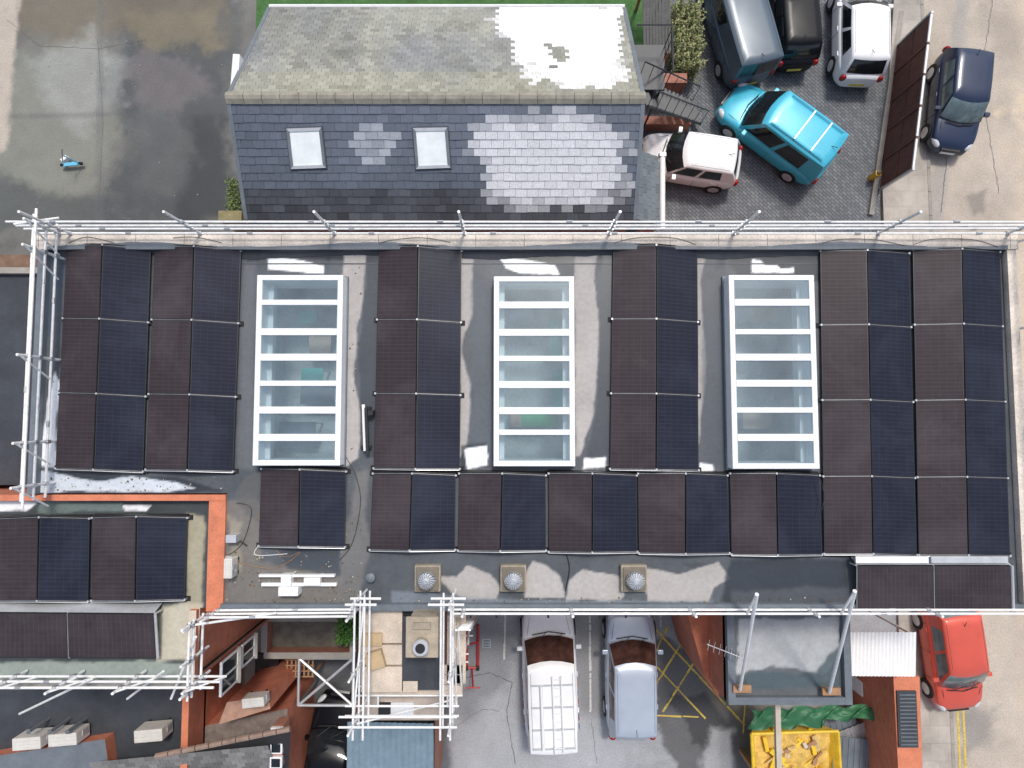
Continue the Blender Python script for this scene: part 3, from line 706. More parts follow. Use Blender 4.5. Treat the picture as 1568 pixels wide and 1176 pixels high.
def south(u,v):
    k=random.uniform(.88,1.1); r=.45
    base=np.array(S(92,100,113));  # bluish shade of this slope put into the slate base colour
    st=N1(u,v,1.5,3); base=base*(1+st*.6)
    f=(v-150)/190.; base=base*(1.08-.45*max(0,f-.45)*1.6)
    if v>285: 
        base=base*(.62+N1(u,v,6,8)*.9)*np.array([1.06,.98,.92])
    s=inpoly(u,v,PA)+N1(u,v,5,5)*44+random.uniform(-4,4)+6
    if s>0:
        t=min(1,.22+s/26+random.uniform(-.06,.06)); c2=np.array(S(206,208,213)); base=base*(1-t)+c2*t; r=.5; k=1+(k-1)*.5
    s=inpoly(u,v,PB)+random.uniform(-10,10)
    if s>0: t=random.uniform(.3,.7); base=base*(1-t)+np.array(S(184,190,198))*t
    b=base*k; return (b[0],b[1],b[2],r)
def north(u,v):
    k=random.uniform(.86,1.14)
    t=min(1,max(0,.5+N1(u,v,1.6,7)*2.4)); base=np.array(S(134,137,138))*(1-t)+np.array(S(160,160,150))*t
    t2=max(0,N1(u,v,5,11))*1.6; base=base*(1-t2)+np.array(S(92,92,84))*t2
    if v>112: base=base*.6+np.array(S(160,158,136))*.4
    if u<560 and v<90: base=base*.85
    s=inpoly(u,v,PC)+N1(u,v,6,2)*54+random.uniform(-4,4)+8; h=inpoly(u,v,HOLE)+random.uniform(-6,6)
    if s>0 and h<0:
        t=min(1,.3+s/22); base=base*(1-t)+np.array(S(246,247,250))*t; k=1+(k-1)*.25
    elif h>=0: base=base*.8
    b=base*k; return (min(b[0],.93),min(b[1],.93),min(b[2],.93),.7)
sb=empty('slate_roofed_building')
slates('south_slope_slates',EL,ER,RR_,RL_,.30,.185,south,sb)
slates('north_slope_slates',NL,NR,RR_,RL_,.22,.15,north,sb)
RIDGE=mat('ridge_tiles',S(148,144,132),.9,var=.25,scale=5,bump=.4)
g=Bag(); x=xl-.06
while x<xr:
    x2=min(x+.45,xr+.06)
    y=RL_.y; z=zr_
    vs=[]
    for xx in(x+.006,x2-.006):
        for (dy,dz) in((-.17,-.045),(-.08,.035),(0,.06),(.08,.03),(.17,-.08)): vs.append((xx,y+dy,z+dz+.015))
    g.add(vs,[(i,i+1,i+6,i+5) for i in range(4)],RIDGE); x+=.45
g.make('ridge_tiles',sb)
g=Bag()
for x in(xl,xr):
    for p,q in((RL_,EL),(RL_,NL)):
        a=Vector((x-.0,p.y,p.z+.03)); b=Vector((x,q.y,q.z+.03)); w_=Vector((.05,0,0))
        g.slab([a-w_,b-w_,b+w_,a+w_],.1,LEAD)
g.make('verge_trim',sb)
g=Bag()
ys,yn=EL.y+.05,NL.y-.12
g.add([(xl+.04,ys,-.02),(xr-.04,ys,-.02),(xr-.04,yn,-.02),(xl+.04,yn,-.02),(xl+.04,ys,ze_-.06),(xr-.04,ys,ze_-.06),(xr-.04,yn,zt_-.06),(xl+.04,yn,zt_-.06),(xl+.04,RL_.y,zr_-.06),(xr-.04,RL_.y,zr_-.06)],
 [(0,1,5,4),(2,3,7,6),(1,2,6,9,5),(3,0,4,8,7)],BRICK,[[(0,0),(11,0),(11,6),(0,6)],[(0,0),(11,0),(11,5),(0,5)],[(0,0),(6,0),(6,5.2),(3,7.4),(0,6.3)],[(0,0),(6,0),(6,6.3),(3,7.4),(0,5.2)]])
g.make('walls',sb)
g=Bag(); g.tube((xl,ys-.1,ze_-.08),(xr,ys-.1,ze_-.08),.055,BLACK); g.tube((xl-.02,yn+.2,zt_-.06),(xr+.02,yn+.2,zt_-.06),.06,WHITE); g.make('gutters',sb)
nS=(ER-EL).cross(RL_-EL).normalized()
BLIND=mat('rooflight_pane_with_blind',S(238,244,244),.12,var=.1,scale=3,fine=0)
for (c4) in([(438,197),(492,195),(499,257),(445,259)],[(632,196),(685,195),(690,257),(637,259)]):
    e=empty('roof_window'); P=[UP(u,v,EL+nS*.07,nS) for u,v in c4]; cen=sum(P,Vector())/4
    g=Bag(); I=[lerp(p,cen,.16) for p in P]; O=[lerp(p,cen,-.06) for p in P]
    for i in range(4): g.slab([P[i],P[(i+1)%4],I[(i+1)%4],I[i]],.09,LEAD if i%2 else ALU)
    for i in range(4): g.slab([O[i]-nS*.03,O[(i+1)%4]-nS*.03,P[(i+1)%4]-nS*.03,P[i]-nS*.03],.03,mat('rooflight_flashing',S(70,76,84),.5))
    g.make('frame',e)
    g=Bag(); g.slab([p-nS*.02 for p in I],.02,BLIND); g.make('pane',e)
g=Bag(); g.box((xl-.12,U(0,112,6.8).y,6.7),(.18,.85,.5),WHITE,rz=-.05); g.make('white_fascia_end',bevel=.02)
le=empty('slate_lean_to'); z0,z1=3.6,4.6
a=U(965,240,z1);b=U(1008,240,z0+.3);c=U(1010,345,z0+.3);d=U(965,345,z1)
def leanc(u,v): k=random.uniform(.8,1.15); b_=np.array(S(108,118,124))*k; return (b_[0],b_[1],b_[2],.6)
slates('slates',c,b,a,d,.25,.16,leanc,le)
g=Bag(); g.prism([(a.x,a.y),(b.x-.03,b.y),(c.x-.03,c.y),(d.x,d.y)],-.02,z0+.2,BRICK,None); g.make('walls',le)
g=Bag(); g.tube(U(1014,240,3.75),U(1014,352,3.75),.09,WHITE,10); g.box(U(1014,238,3.75),(.2,.12,.2),WHITE); g.make('gutter',le)
def leaves(name,c,size,n,cols,ls=.07):
    V=[];Fc=[];C=[]
    for i in range(n):
        t=Vector((random.uniform(-1,1),random.uniform(-1,1),random.uniform(0,1)))
        z=t.z**.6
        k=.75+.25*math.sin(t.x*9)*math.cos(t.y*13)
        p=Vector(c)+Vector((t.x*size[0]/2*(.85+.3*math.sin(t.y*11)**2),t.y*size[1]/2,z*size[2]*k))
        a=Vector((random.gauss(0,1),random.gauss(0,1),random.gauss(0,.5))).normalized()*ls*random.uniform(.6,1.3)
        b=a.cross(Vector((random.gauss(0,.4),random.gauss(0,.4),1))).normalized()*ls*.5
        s=len(V); V+=[p-a,p+b,p+a,p-b]; Fc.append((s,s+1,s+2,s+3))
        cc=random.choice(cols); q=random.uniform(.7,1.2)*(.45+.55*z)*(.75+.5*abs(math.sin(t.x*3+t.y*5))); C.append((cc[0]*q,cc[1]*q,cc[2]*q,.7))
    return mk(name,V,Fc,LEAF,cols=C)
LEAF=attrmat('leaves',bump=0,fine=.1,rough=.7)
HC=[S(150,154,104),S(124,136,84),S(172,168,122),S(100,114,68)]
p=U(1054,52,1.2)
leaves('hedge',(p.x,p.y,.1),(1.0,2.5,1.6),9000,HC,.05)
hb=Bag(); 
for i in range(10): 
    y=p.y-1.1+i*.24; hb.tube((p.x+random.uniform(-.1,.1),y,0),(p.x+random.uniform(-.3,.3),y,1.1),.025,WOOD,5)
hb.make('hedge_stems')
p=U(356,298,.3); leaves('weeds',(p.x,p.y,0),(.45,1.2,.5),500,[S(110,130,70),S(90,110,60)],.05)
p=U(528,968,2.8); leaves('shrub',(p.x,p.y,2.0),(.6,.8,1.0),1300,[S(80,130,50),S(100,150,60),S(56,96,36)],.05)
g=Bag(); p=U(352,330,4); g.box((p.x,p.y,2),(.7,.3,4),mat('mossy_wall',S(140,134,100),.9,var=.3,scale=5,bump=.4)); g.make('boundary_wall_pier')
# ================================================================= external stair etc
st=empty('external_metal_stair'); g=Bag()
DK=mat('dark_painted_steel',S(58,62,68),.5,var=.2)
A=U(985,142,3.0); B=U(1066,172,0.2)
n=13
for i in range(n):
    p=lerp(A,B,(i+.5)/n); d=(B-A); rz=math.atan2(d.y,d.x)
    g.box(p,(.21,.9,.04),DK,rz=rz)
dr=Vector((B.x-A.x,B.y-A.y,0)).normalized(); nn=Vector((-dr.y,dr.x,0))
for s in(-.47,.47):
    g.tube(A+nn*s,B+nn*s,.05,DK); g.tube(A+nn*s+Vector((0,0,.95)),B+nn*s+Vector((0,0,.95)),.025,DK)
    for i in range(8):
        p=lerp(A,B,i/7)+nn*s; g.tube(p,p+Vector((0,0,.95)),.012,DK,6)
g.make('flight',st)
g=Bag(); g.box((A.x+.1,A.y+.85,2.97),(1.2,1.5,.08),DK)
for k in range(5):
    g.tube((A.x+.7,A.y+.2+k*.33,3),(A.x+.7,A.y+.2+k*.33,4),.015,DK,6)
g.tube((A.x+.7,A.y+.1,4),(A.x+.7,A.y+1.6,4),.025,DK); g.tube((A.x-.4,A.y+1.6,4),(A.x+.7,A.y+1.6,4),.025,DK)
for sx in(-.4,.6):
    for sy in(.2,1.5): g.tube((A.x+sx,A.y+sy,0),(A.x+sx,A.y+sy,3),.04,DK)
g.make('landing',st)
g=Bag(); a=U(1000,130,1.2); c=U(1052,112,1.2); g.prism([(a.x,c.y-.35),(c.x,c.y-.35),(c.x,c.y),(a.x,c.y)],0,1.2,BRICK,BRICK)
a=U(990,170,1.0); c=U(1060,184,.6); g.prism([(a.x,c.y-.1),(c.x,c.y-.1),(c.x,c.y+.2),(a.x,c.y+.2)],0,.5,BRICK,BRICK)
g.make('low_brick_wall')
g=Bag(); a=U(985,-40,1.7); c=U(1030,78,1.7); x=a.x
while x<c.x: g.box((x+.05,(a.y+c.y)/2,1.55),(.09,a.y-c.y,.03),mat('dark_decking',S(84,84,82),.8,var=.25,scale=5)); x+=.11
for xx in(a.x+.1,c.x-.1):
    for yy in(a.y-.1,c.y+.1): g.box((xx,yy,.77),(.1,.1,1.53),WOOD)
g.make('raised_decking')
# ================================================================= steel gate
gt=empty('steel_boundary_gate'); a=U(1372,72,0);b=U(1345,292,0); RUST=mat('brown_painted_steel',S(92,58,50),.6,var=.3,scale=3); d=(b-a); L_=d.length; dn=d.normalized(); rz=math.atan2(dn.y,dn.x)
g=Bag(); nP=5
for i in range(nP+1):
    p=a+d*(i/nP); g.box((p.x,p.y,.97),(.08,.08,1.94),STEEL if i in(0,nP) else RUST,rz=rz)
for z in(.15,1.0,1.90): 
    p=(a+b)/2; g.box((p.x,p.y,z),(L_-.1,.07,.05),ALU if z>1.8 else RUST,rz=rz)
g.make('frame',gt)
g=Bag(); k=int(L_/.1)
for i in range(k):
    p=a+d*((i+.5)/k); g.box((p.x,p.y,1.0),(.085,.02,1.62),RUST,rz=rz)
g.make('boards',gt)
g=Bag(); p=U(1338,270,.2); g.box((p.x,p.y,.25),(.2,.18,.5),mat('yellow_box',S(206,168,50),.5)); g.box((p.x,p.y,.52),(.14,.12,.05),BLACK); g.make('gate_motor_housing',bevel=.02)
g=Bag(); a2=U(1388,20,0);b2=U(1336,330,0); wallbox(g,(a2.x-.25,a2.y),(b2.x-.1,b2.y),.18,0,.12,CONC,CONC); g.make('kerb_edging')
# ================================================================= LEFT TERRACOTTA BUILDING
tbd=empty('terracotta_rendered_building')
xr_t=U(345,850,7.05).x-.02; x2t=U(318,850,7.05).x; yt=yN-.02; yb_=U(150,1042,6.9).y; xb_=U(-120,900,7).x
xr_low=U(302,1000,6.9).x
LLr=[([(-40,764),(60,768),(40,782),(-40,780)],PUDDLE_SHEEN,1.5,4,.3,.95),([(186,772),(232,774),(225,784),(190,782)],PUDDLE_SHEEN,1.5,4,.3,.95),([(60,766),(186,768),(190,784),(60,784)],(120,136,130),2,6,.3,.7),([(286,790),(312,790),(308,930),(286,930)],(168,162,140),3,8,.8,.9),([(240,930),(312,925),(300,1010),(240,1015)],(196,190,172),3,8,.8,.9),([(-40,1014),(250,1012),(300,1018),(300,1045),(-40,1045)],(150,160,152),2,6,.7,.9)]
paint('roof_membrane',xb_,xr_t-.05,yb_,yt,ZL,.05,(66,72,74),.5,LLr,keep=lambda x,y:(y>U(0,935,7).y)|(x<xr_low),material=MEMB,mottle=.3,parent=tbd)
w=Bag()
yk=U(300,935,7).y
w.prism([(xb_,yb_),(xr_low,yb_),(xr_low,yk-.0),(xr_t,yk),(xr_t,yt),(xb_,yt)],-.02,ZL-.01,BRICKT,None); w.make('walls',tbd)
w=Bag(); wallbox(w,(xb_,yt-.07),(xr_t,yt-.07),.14,6.6,7.08,TERRA,TERRA); wallbox(w,((x2t+xr_t)/2,yt-.142),((x2t+xr_t)/2,yk),xr_t-x2t,6.6,7.06,TERRA,TERRA)
wallbox(w,(xr_low-.1,yk-.003),(xr_low-.1,yb_),.18,6.5,6.98,TERRA,PLY); wallbox(w,(xb_,yb_-.06),(xr_low,yb_-.06),.12,6.5,6.95,CONC,CONC); w.make('parapet',tbd)
def window(parent,x,y0,y1,z0,z1,face=1,fm=WHITE):
    g=Bag(); g.box((x+.02*face,(y0+y1)/2,(z0+z1)/2),(.04,y1-y0,z1-z0),GLS)
    t=.05
    for (ya,yb,za,zb) in((y0,y1,z0-t,z0),(y0,y1,z1,z1+t),(y0-t,y0,z0-t,z1+t),(y1,y1+t,z0-t,z1+t),((y0+y1)/2-.02,(y0+y1)/2+.02,z0,z1)):
        g.box((x+.03*face,(ya+yb)/2,(za+zb)/2),(.06,yb-ya,zb-za),fm)
    g.box((x+.06*face,(y0+y1)/2,z0-t-.02),(.14,y1-y0+.2,.04),CONC)
    g.make('window',parent)
window(tbd,xr_low,U(340,1045,5).y,U(340,1000,5).y,4.85,5.7)
window(tbd,xr_low,U(370,1015,4.3).y,U(370,985,4.3).y,3.8,4.5)
g=Bag(); g.tube((xr_low+.08,yk-.3,6.6),(xr_low+.08,yk-.3,.1),.04,BLACK); g.tube((xr_low+.08,yb_+.2,6.8),(xr_low+.08,yb_+.2,2.4),.035,BLACK); g.make('downpipe',tbd)
g=Bag(); g.prism([(xL-6,yN+.1),(xL-.05,yN+.1),(xL-.05,U(0,420,6).y),(xL-6,U(0,420,6).y)],-.02,6.0,BRICK,DARK); g.make('neighbouring_flat_roof_building')
g=Bag(); g.prism([(xL-6,U(0,418,6).y),(xL-.05,U(0,418,6).y),(xL-.05,U(0,374,6).y),(xL-6,U(0,374,6).y)],-.02,5.0,BRICK,mat('brown_roof',S(120,96,80),.8,var=.3)); g.box((xL-3.1,U(0,416,6).y,5.9),(5.8,.16,.5),CONC); g.make('brick_outbuilding')
ex=empty('single_storey_extension'); ze=2.6
y0=U(0,1150,ze).y; xe=U(312,1100,ze).x
g=Bag(); g.prism([(xb_-2,y0-.8),(xe,y0-.8),(xe,yb_-.15),(xb_-2,yb_-.15)],-.02,ze,BRICKT,DARK)
g.make('flat_roof',ex)
g=Bag(); wallbox(g,(xe-.1,yb_-.2),(xe-.1,y0-.8),.2,ze-.1,ze+.9,BRICKT,TERRA); g.make('parapet_wall',ex)
for (u,v) in((42,1138),(97,1132),(228,1126)):
    p=U(u,v,ze+.6); acunit((p.x,p.y,ze),.08,1.0)
for u in(60,92,118):
    g=Bag(); p=U(u,1110,3); g.tube((p.x,p.y,ze),(p.x,p.y,ze+.8),.05,LEAD); g.cone((p.x,p.y,ze+.8),.07,.03,.06,LEAD); g.make('soil_vent_pipe')
def greyc(u,v): k=random.uniform(.75,1.25); b_=np.array(S(124,122,120))*k*(1+N1(u,v,3,4)); return (b_[0],b_[1],b_[2],.7)
lr=empty('slate_pitched_outhouse')
slates('slates_a',U(180,1240,2.6),U(440,1215,2.6),U(445,1118,3.7),U(238,1158,3.7),.25,.16,greyc,lr)
g=Bag()
p,q_=U(238,1158,3.75),U(445,1116,3.75)
nrd=10
RT2=mat('weathered_ridge',S(150,128,116),.85,var=.25,scale=4)
for i in range(nrd):
    s=lerp(p,q_,(i+.04)/nrd); t=lerp(p,q_,(i+.96)/nrd); g.tube(s,t,.08,RT2,8)
g.make('ridge_tiles',lr)
g=Bag(); P=[U(178,1240,2.5),U(442,1215,2.5),U(440,1085,2.5),U(320,1110,2.5),U(220,1150,2.5)]; g.prism([(p.x,p.y) for p in P],-.02,2.5,BRICKT,mat('grey_tiled_roof',S(128,116,110),.85,var=.35,scale=4)); g.make('walls',lr)
g=Bag(); P=[U(-40,1165,3.1),U(150,1140,3.3),U(175,1240,3.0),U(-40,1240,3.0)]; g.prism([(p.x,p.y) for p in P],-.02,3.0,BRICKT,LEAD); g.make('lead_roofed_bay')
g=Bag(); P=U(420,1148,3.6)
for i in range(3): g.box((P.x+.0,P.y-.45+i*.42,3.42),(.36,.34,.1),WHITE); g.box((P.x+.0,P.y-.45+i*.42,3.475),(.26,.24,.03),GLS)
g.box((P.x,P.y-.03,3.1),(.3,1.2,.54),BRICKT)
g.make('glazed_hatch',bevel=.01)
ch=Bag(); P=[U(332,1112,3.6),U(412,1088,3.6),U(408,1068,3.6),U(345,1078,3.6)]
ch.prism([(p.x,p.y) for p in P],-.02,3.5,BRICKT,mat('weathered_coping',S(176,138,118),.85,var=.25,scale=4)); ch.make('brick_wall')
p=U(382,1082,4.2); acunit((p.x,p.y,3.5),.1,.75)
yw=empty('walled_planter'); zz=2.2
a=U(405,947,zz);b=U(540,1004,zz)
g=Bag()
for (p,q) in(((a.x,a.y),(b.x,a.y)),((b.x,a.y-.1),(b.x,b.y+.1)),((b.x,b.y),(a.x,b.y)),((a.x,b.y+.1),(a.x,a.y-.1))): wallbox(g,p,q,.2,0,zz,BRICK,CONC)
g.box(((a.x+b.x)/2,(a.y+b.y)/2,.9),(b.x-a.x-.2,a.y-b.y-.2,1.7),mat('soil',S(110,106,98),.95,var=.35,bump=.5)); g.make('planter_walls',yw)
g=Bag()
p=U(408,1030,1.1)
for k in(0,1):
    c=(p.x,p.y-.3+k*.62,.55); g.box(c,(.72,.58,1.0),BLACK); g.box((c[0],c[1],1.08),(.78,.62,.07),BLACK); g.tube((c[0]-.35,c[1]-.2,1.1),(c[0]-.35,c[1]+.2,1.1),.03,BLACK)
g.make('wheelie_bins',bevel=.03)
g=Bag(); p=U(458,1020,1.6)
for i in range(7): g.box((p.x-.42+i*.14,p.y,1.5),(.05,.8,.03),WOOD)
for i in range(5): g.box((p.x,p.y-.36+i*.18,1.54),(.95,.04,.03),WOOD)
for sx in(-.4,.4):
    for sy in(-.35,.35): g.box((p.x+sx,p.y+sy,.74),(.06,.06,1.49),WOOD)
g.make('timber_trellis')
g=Bag(); a=U(458,1008,2.0);b=U(540,1080,2.0); 
for p,q in(((a.x,a.y),(b.x,b.y)),((a.x,b.y),(b.x,a.y)),((a.x,a.y),(b.x,a.y)),((a.x,b.y),(b.x,b.y)),((a.x,a.y),(a.x,b.y)),((b.x,a.y),(b.x,b.y))):
    g.tube((p[0],p[1],2.0),(q[0],q[1],2.0),.045,ALU,6)
for p in((a.x,a.y),(b.x,b.y),(a.x,b.y),(b.x,a.y)): g.tube((p[0],p[1],0),(p[0],p[1],2),.045,LEAD)
g.make('cross_braced_frame')
def corrug(name,P,z,m,n=18,walls=None,parent=None):
    g=Bag(); a,b,c,d=P
    vs=[];k=n*4
    for i in range(k+1):
        h=.02*math.sin(i/4*2*math.pi); p=lerp(a,b,i/k); q=lerp(d,c,i/k)
        vs+=[p+Vector((0,0,h)),q+Vector((0,0,h))]
    g.add(vs,[(2*i,2*i+1,2*i+3,2*i+2) for i in range(k)],m)
    if walls: g.prism([(p.x,p.y) for p in P],-.02,min(p.z for p in P)-.06,walls,None)
    return g.make(name,parent,smooth=True)
BGR=mat('blue_grey_sheet',S(122,144,158),.5,var=.15)
corrug('corrugated_shed_roof',[U(532,1105,2.6),U(664,1108,2.6),U(664,1230,2.4),U(530,1230,2.4)],0,BGR,14,BRICK)
# ================================================================= STAIR TOWER + CHIMNEY + SCAFFOLD
tw=empty('stair_tower'); zt=6.9
a=U(553,945,zt);b=U(674,1060,zt)
g=Bag(); g.prism([(a.x,b.y),(b.x,b.y),(b.x,yB-.01),(a.x,yB-.01)],-.02,zt-.12,BRICK,DARK); g.make('walls',tw)
g=Bag()
sp=[(553,930,616,985),(553,987,616,1018),(553,1020,616,1060),(617,1042,640,1060)]
for i,(u0,v0,u1,v1) in enumerate(sp):
    p=U(u0,v0,zt);q=U(u1,v1,zt); g.box(((p.x+q.x)/2,(p.y+q.y)/2,zt-.05),(q.x-p.x-.015,p.y-q.y-.015,.12+.01*i),PLY)
g.make('plywood_deck',tw)
g=Bag(); p=U(617,943,zt);q=U(673,1056,zt); g.box(((p.x+q.x)/2,(p.y+q.y)/2,zt-.03),(q.x-p.x,p.y-q.y,.1),DARK)
g.make('felt_roof',tw)
g=Bag(); p=U(570,994,zt); g.box((p.x,p.y+.25,zt+.06),(.5,.3,.06),mat('cardboard',S(190,166,130),.8)); g.box((p.x+.1,p.y-.2,zt+.12),(.42,.4,.16),mat('cardboard',S(190,166,130),.8),rz=.3); g.make('cardboard_boxes')
chm=empty('chimney_stack'); g=Bag(); p=U(645,979,8.0)
g.box((p.x,p.y,7.35),(.62,.78,.95),STONE); g.box((p.x,p.y,7.85),(.74,.9,.1),mat('chimney_cap',S(172,160,142),.9,var=.25,scale=5)); g.make('stack',chm,bevel=.02)
g=Bag(); g.cone((p.x,p.y-.15,7.9),.17,.15,.2,STONE); g.cone((p.x,p.y-.15,8.1),.19,.17,.04,ALU); g.cone((p.x,p.y-.15,8.12),.11,.11,.03,BLACK); g.box((p.x,p.y+.28,7.93),(.4,.14,.08),STONE); g.make('chimney_pot',chm)
g=Bag(); P=[U(556,1062,6.2),U(678,1062,6.2),U(676,1106,6.2),U(554,1106,6.2)]
g.prism([(q.x,q.y) for q in P],5.4,6.1,BRICK,mat('pale_capping',S(190,176,164),.8,var=.2,scale=3)); 
q=U(610,1088,6.2); g.box((q.x,q.y,6.13),(.75,.35,.06),WHITE); g.box((q.x-.35,q.y,6.18),(.3,.35,.1),BLACK)
g.prism([(q.x,q.y) for q in P],-.02,5.4,BRICK,None); g.make('tower_annexe')
sc=Bag(); zt2=8.1
cx0=U(542,1000,zt2).x; cx1=U(690,1000,zt2).x; cy0=U(600,925,zt2).y; cy1=U(600,1112,zt2).y
ex_=.3
for o in(0,.22):
    for z in(8.1,7.6,6.6,4.6,2.6):
        sc.tube((cx0+o-.0,cy0+ex_*.5,z),(cx0+o,cy1-ex_,z),PR*.85,POLE); sc.tube((cx1-o,cy0+.1,z),(cx1-o,cy1-ex_,z),PR*.85,POLE)
        sc.tube((cx0-ex_,cy1+o,z+.05),(cx1+ex_*.5,cy1+o,z+.05),PR*.85,POLE)
for z in(8.15,7.7): sc.tube((cx0-.2,cy0,z),(cx0+.5,cy0,z),PR,POLE); sc.tube((cx1-.5,cy0,z),(cx1+.3,cy0,z),PR,POLE)
for x in(cx0,cx1):
    for y in(cy0,(cy0+cy1)/2-.2,cy1):
        sc.tube((x,y,0 if y<yB else 7),(x,y,8.5),PR,POLE)
        for z in(8.1,7.6,6.6): sc.box((x,y,z),(.1,.1,.1),STEEL)
sc.tube((cx1,cy0,8.1),(cx1,cy1,6.6),PR*.8,POLE); sc.tube((cx0,cy1,8.1),(cx0,cy0,7.2),PR*.8,POLE); sc.tube((cx0,cy1-.1,7.8),(cx1,cy1-.1,6.6),PR*.8,POLE)
sc.tube((cx1+.15,cy0-.6,7.9),(cx1+.15,cy1+.4,7.0),PR*.8,POLE)
lx=cx1-.11
for s in(-.0,.3): sc.tube((lx+s+.25,cy0-.5,8.3),(lx+s+.15,cy1+.5,2.0),.022,POLE)
for i in range(24):
    t=i/24; y=cy0-.5+(cy1+1.0-cy0)*t; z=8.3+(2-8.3)*t; sc.tube((lx+.25-.1*t,y,z),(lx+.55-.1*t,y,z),.014,POLE,5)
sc.make('scaffold_tower')
g=Bag()
for i in range(3): g.box(((cx0+cx1)/2,cy1+.15+i*.24,6.66),(cx1-cx0+.3,.22,.04),PLY)
for i in range(2): g.box((cx1-.12+i*.24,(cy0+cy1)/2-.2,6.66),(.22,cy0-cy1-1.0,.04),PLY)
g.make('scaffold_boards')
# ================================================================= LOWER RIGHT BUILDING
lb=empty('flat_roofed_stair_block'); zb=4.6
a=U(1112,950,zb);b=U(1304,1078,zb)
g=Bag(); g.prism([(a.x,b.y),(b.x,b.y),(b.x,yB-.02),(a.x,yB-.02)],-.02,zb-.12,BRICKT,None); g.make('walls',lb)
paint('roof_felt',a.x,b.x,b.y,yB-.02,zb-.1,.05,(96,100,104),.4,[([(1128,945),(1285,945),(1288,1000),(1260,1032),(1180,1020),(1126,1035)],(178,182,184),2,8,.6,.95),([(1160,1028),(1250,1030),(1292,980),(1290,1055),(1130,1055),(1128,1034)],(84,98,104),3,7,.25,.9)],material=MEMB,parent=lb,mottle=.3)
g=Bag(); 
for p,q in(((a.x+.1,yB-.05),(a.x+.1,b.y)),((b.x-.1,b.y),(b.x-.1,yB-.05))): wallbox(g,p,q,.2,zb-.3,zb+.06,LEAD,LEAD)
wallbox(g,(a.x+.203,b.y+.1),(b.x-.203,b.y+.1),.2,zb-.3,zb+.055,LEAD,LEAD); g.make('parapet',lb)
g=Bag(); P=[U(1062,952,3.6),U(1108,940,3.6),U(1112,1085,3.6),U(1090,1050,3.6)]; g.prism([(p.x,p.y) for p in P],-.02,3.0,BRICKT,TERRA); g.make('brick_buttress_wall')
g=Bag()
p=U(1120,1000,4.9); g.tube((a.x+.1,p.y,4.5),(a.x+.1,p.y,5.2),.02,STEEL); g.tube((a.x-.75,p.y+.35,5.2),(a.x+.3,p.y-.05,5.2),.015,ALU)
for i in range(7):
    q=Vector((a.x-.7+i*.15,p.y+.33-i*.057,5.2)); g.tube(q+Vector((-.03,-.14,0)),q+Vector((.03,.14,0)),.007,ALU,4)
g.make('tv_aerial')
corrug('white_canopy',[U(1277,968,3.4),U(1403,968,3.4),U(1402,1036,3.3),U(1275,1035,3.3)],0,mat('white_sheet',(.95,.95,.94),.5,var=.03),22)
g=Bag()
for u,v in((1280,972),(1398,972),(1398,1032),(1280,1032)):
    p=U(u,v,3.3); g.tube((p.x,p.y,0),(p.x,p.y,3.28),.04,POLE)
g.make('canopy_posts')
be=empty('brick_outbuilding_street'); zq=2.6
P=[U(1368,1036,zq),U(1408,1036,zq),U(1414,1230,zq),U(1378,1230,zq)]
g=Bag(); g.prism([(p.x,p.y) for p in P],-.02,zq,BRICKT,TERRA); g.make('walls',be)
g=Bag(); p=U(1388,1100,zq); g.box((p.x,p.y,zq+.03),(.6,1.7,.06),DARK)
for i in range(14): g.box((p.x,p.y-.75+i*.115,zq+.075),(.5,.03,.03),LEAD)
g.make('roof_grille',be)
g=Bag(); p=U(1325,1048,.5); 
for i in range(3): g.box((p.x-.25+i*.25,p.y,.45),(.22,.5,.9),WHITE,rz=.1*i)
g.make('stacked_white_goods',bevel=.03)
g=Bag(); g.box((U(1191,1130,3).x,(U(0,1076,3).y+U(0,1240,3).y)/2,3.0),(.16,U(0,1076,3).y-U(0,1240,3).y,.14),mat('pale_timber',S(196,186,170),.8,var=.15))
x=U(1191,1130,3).x
for v in(1080,1235): y=U(0,v,3).y; g.box((x,y,1.46),(.14,.14,2.93),WOOD)
g.make('timber_beam')
sk=empty('yellow_skip'); YP=mat('yellow_skip_paint',S(234,196,56),.5,var=.18,scale=4)
pc=U(1215,1158,1.0); Lx,Ly=2.9,1.75
g=Bag(); rz=.03
def tv(x,y,z): v=Matrix.Rotation(rz,3,'Z')@Vector((x,y,0)); return (pc.x+v.x,pc.y+v.y,z)
t_=[(-Lx/2,-Ly/2),(Lx/2,-Ly/2),(Lx/2,Ly/2),(-Lx/2,Ly/2)]; bt=[(-Lx/2+.55,-Ly/2+.12),(Lx/2-.55,-Ly/2+.12),(Lx/2-.55,Ly/2-.12),(-Lx/2+.55,Ly/2-.12)]
vs=[tv(x,y,1.2) for x,y in t_]+[tv(x,y,.05) for x,y in bt]+[tv(x*.96,y*.94,1.2) for x,y in t_]+[tv(x*.96,y*.94,.12) for x,y in bt]
fs=[(0,1,5,4),(1,2,6,5),(2,3,7,6),(3,0,4,7),(4,5,6,7)]+[(8+a_,8+b_,8+c_,8+d_) for a_,b_,c_,d_ in((0,4,5,1),(1,5,6,2),(2,6,7,3),(3,7,4,0),(4,7,6,5))]+[(i,8+i,8+(i+1)%4,(i+1)%4) for i in range(4)]
g.add(vs,fs,YP)
for i in range(4): g.tube(tv(*t_[i],1.2),tv(*t_[(i+1)%4],1.2),.05,YP)
for sx in(-.6,.6):
    for sy in(-1,1): g.box(tv(sx,sy*Ly/2,.75),(.12,.12,.6),YP)
g.make('body',sk)
g=Bag()
WM=[YP,YP,YP,mat('waste_sand',S(200,172,120),.8,var=.3),mat('waste_sand',(0,0,0)),PLY,WOOD]
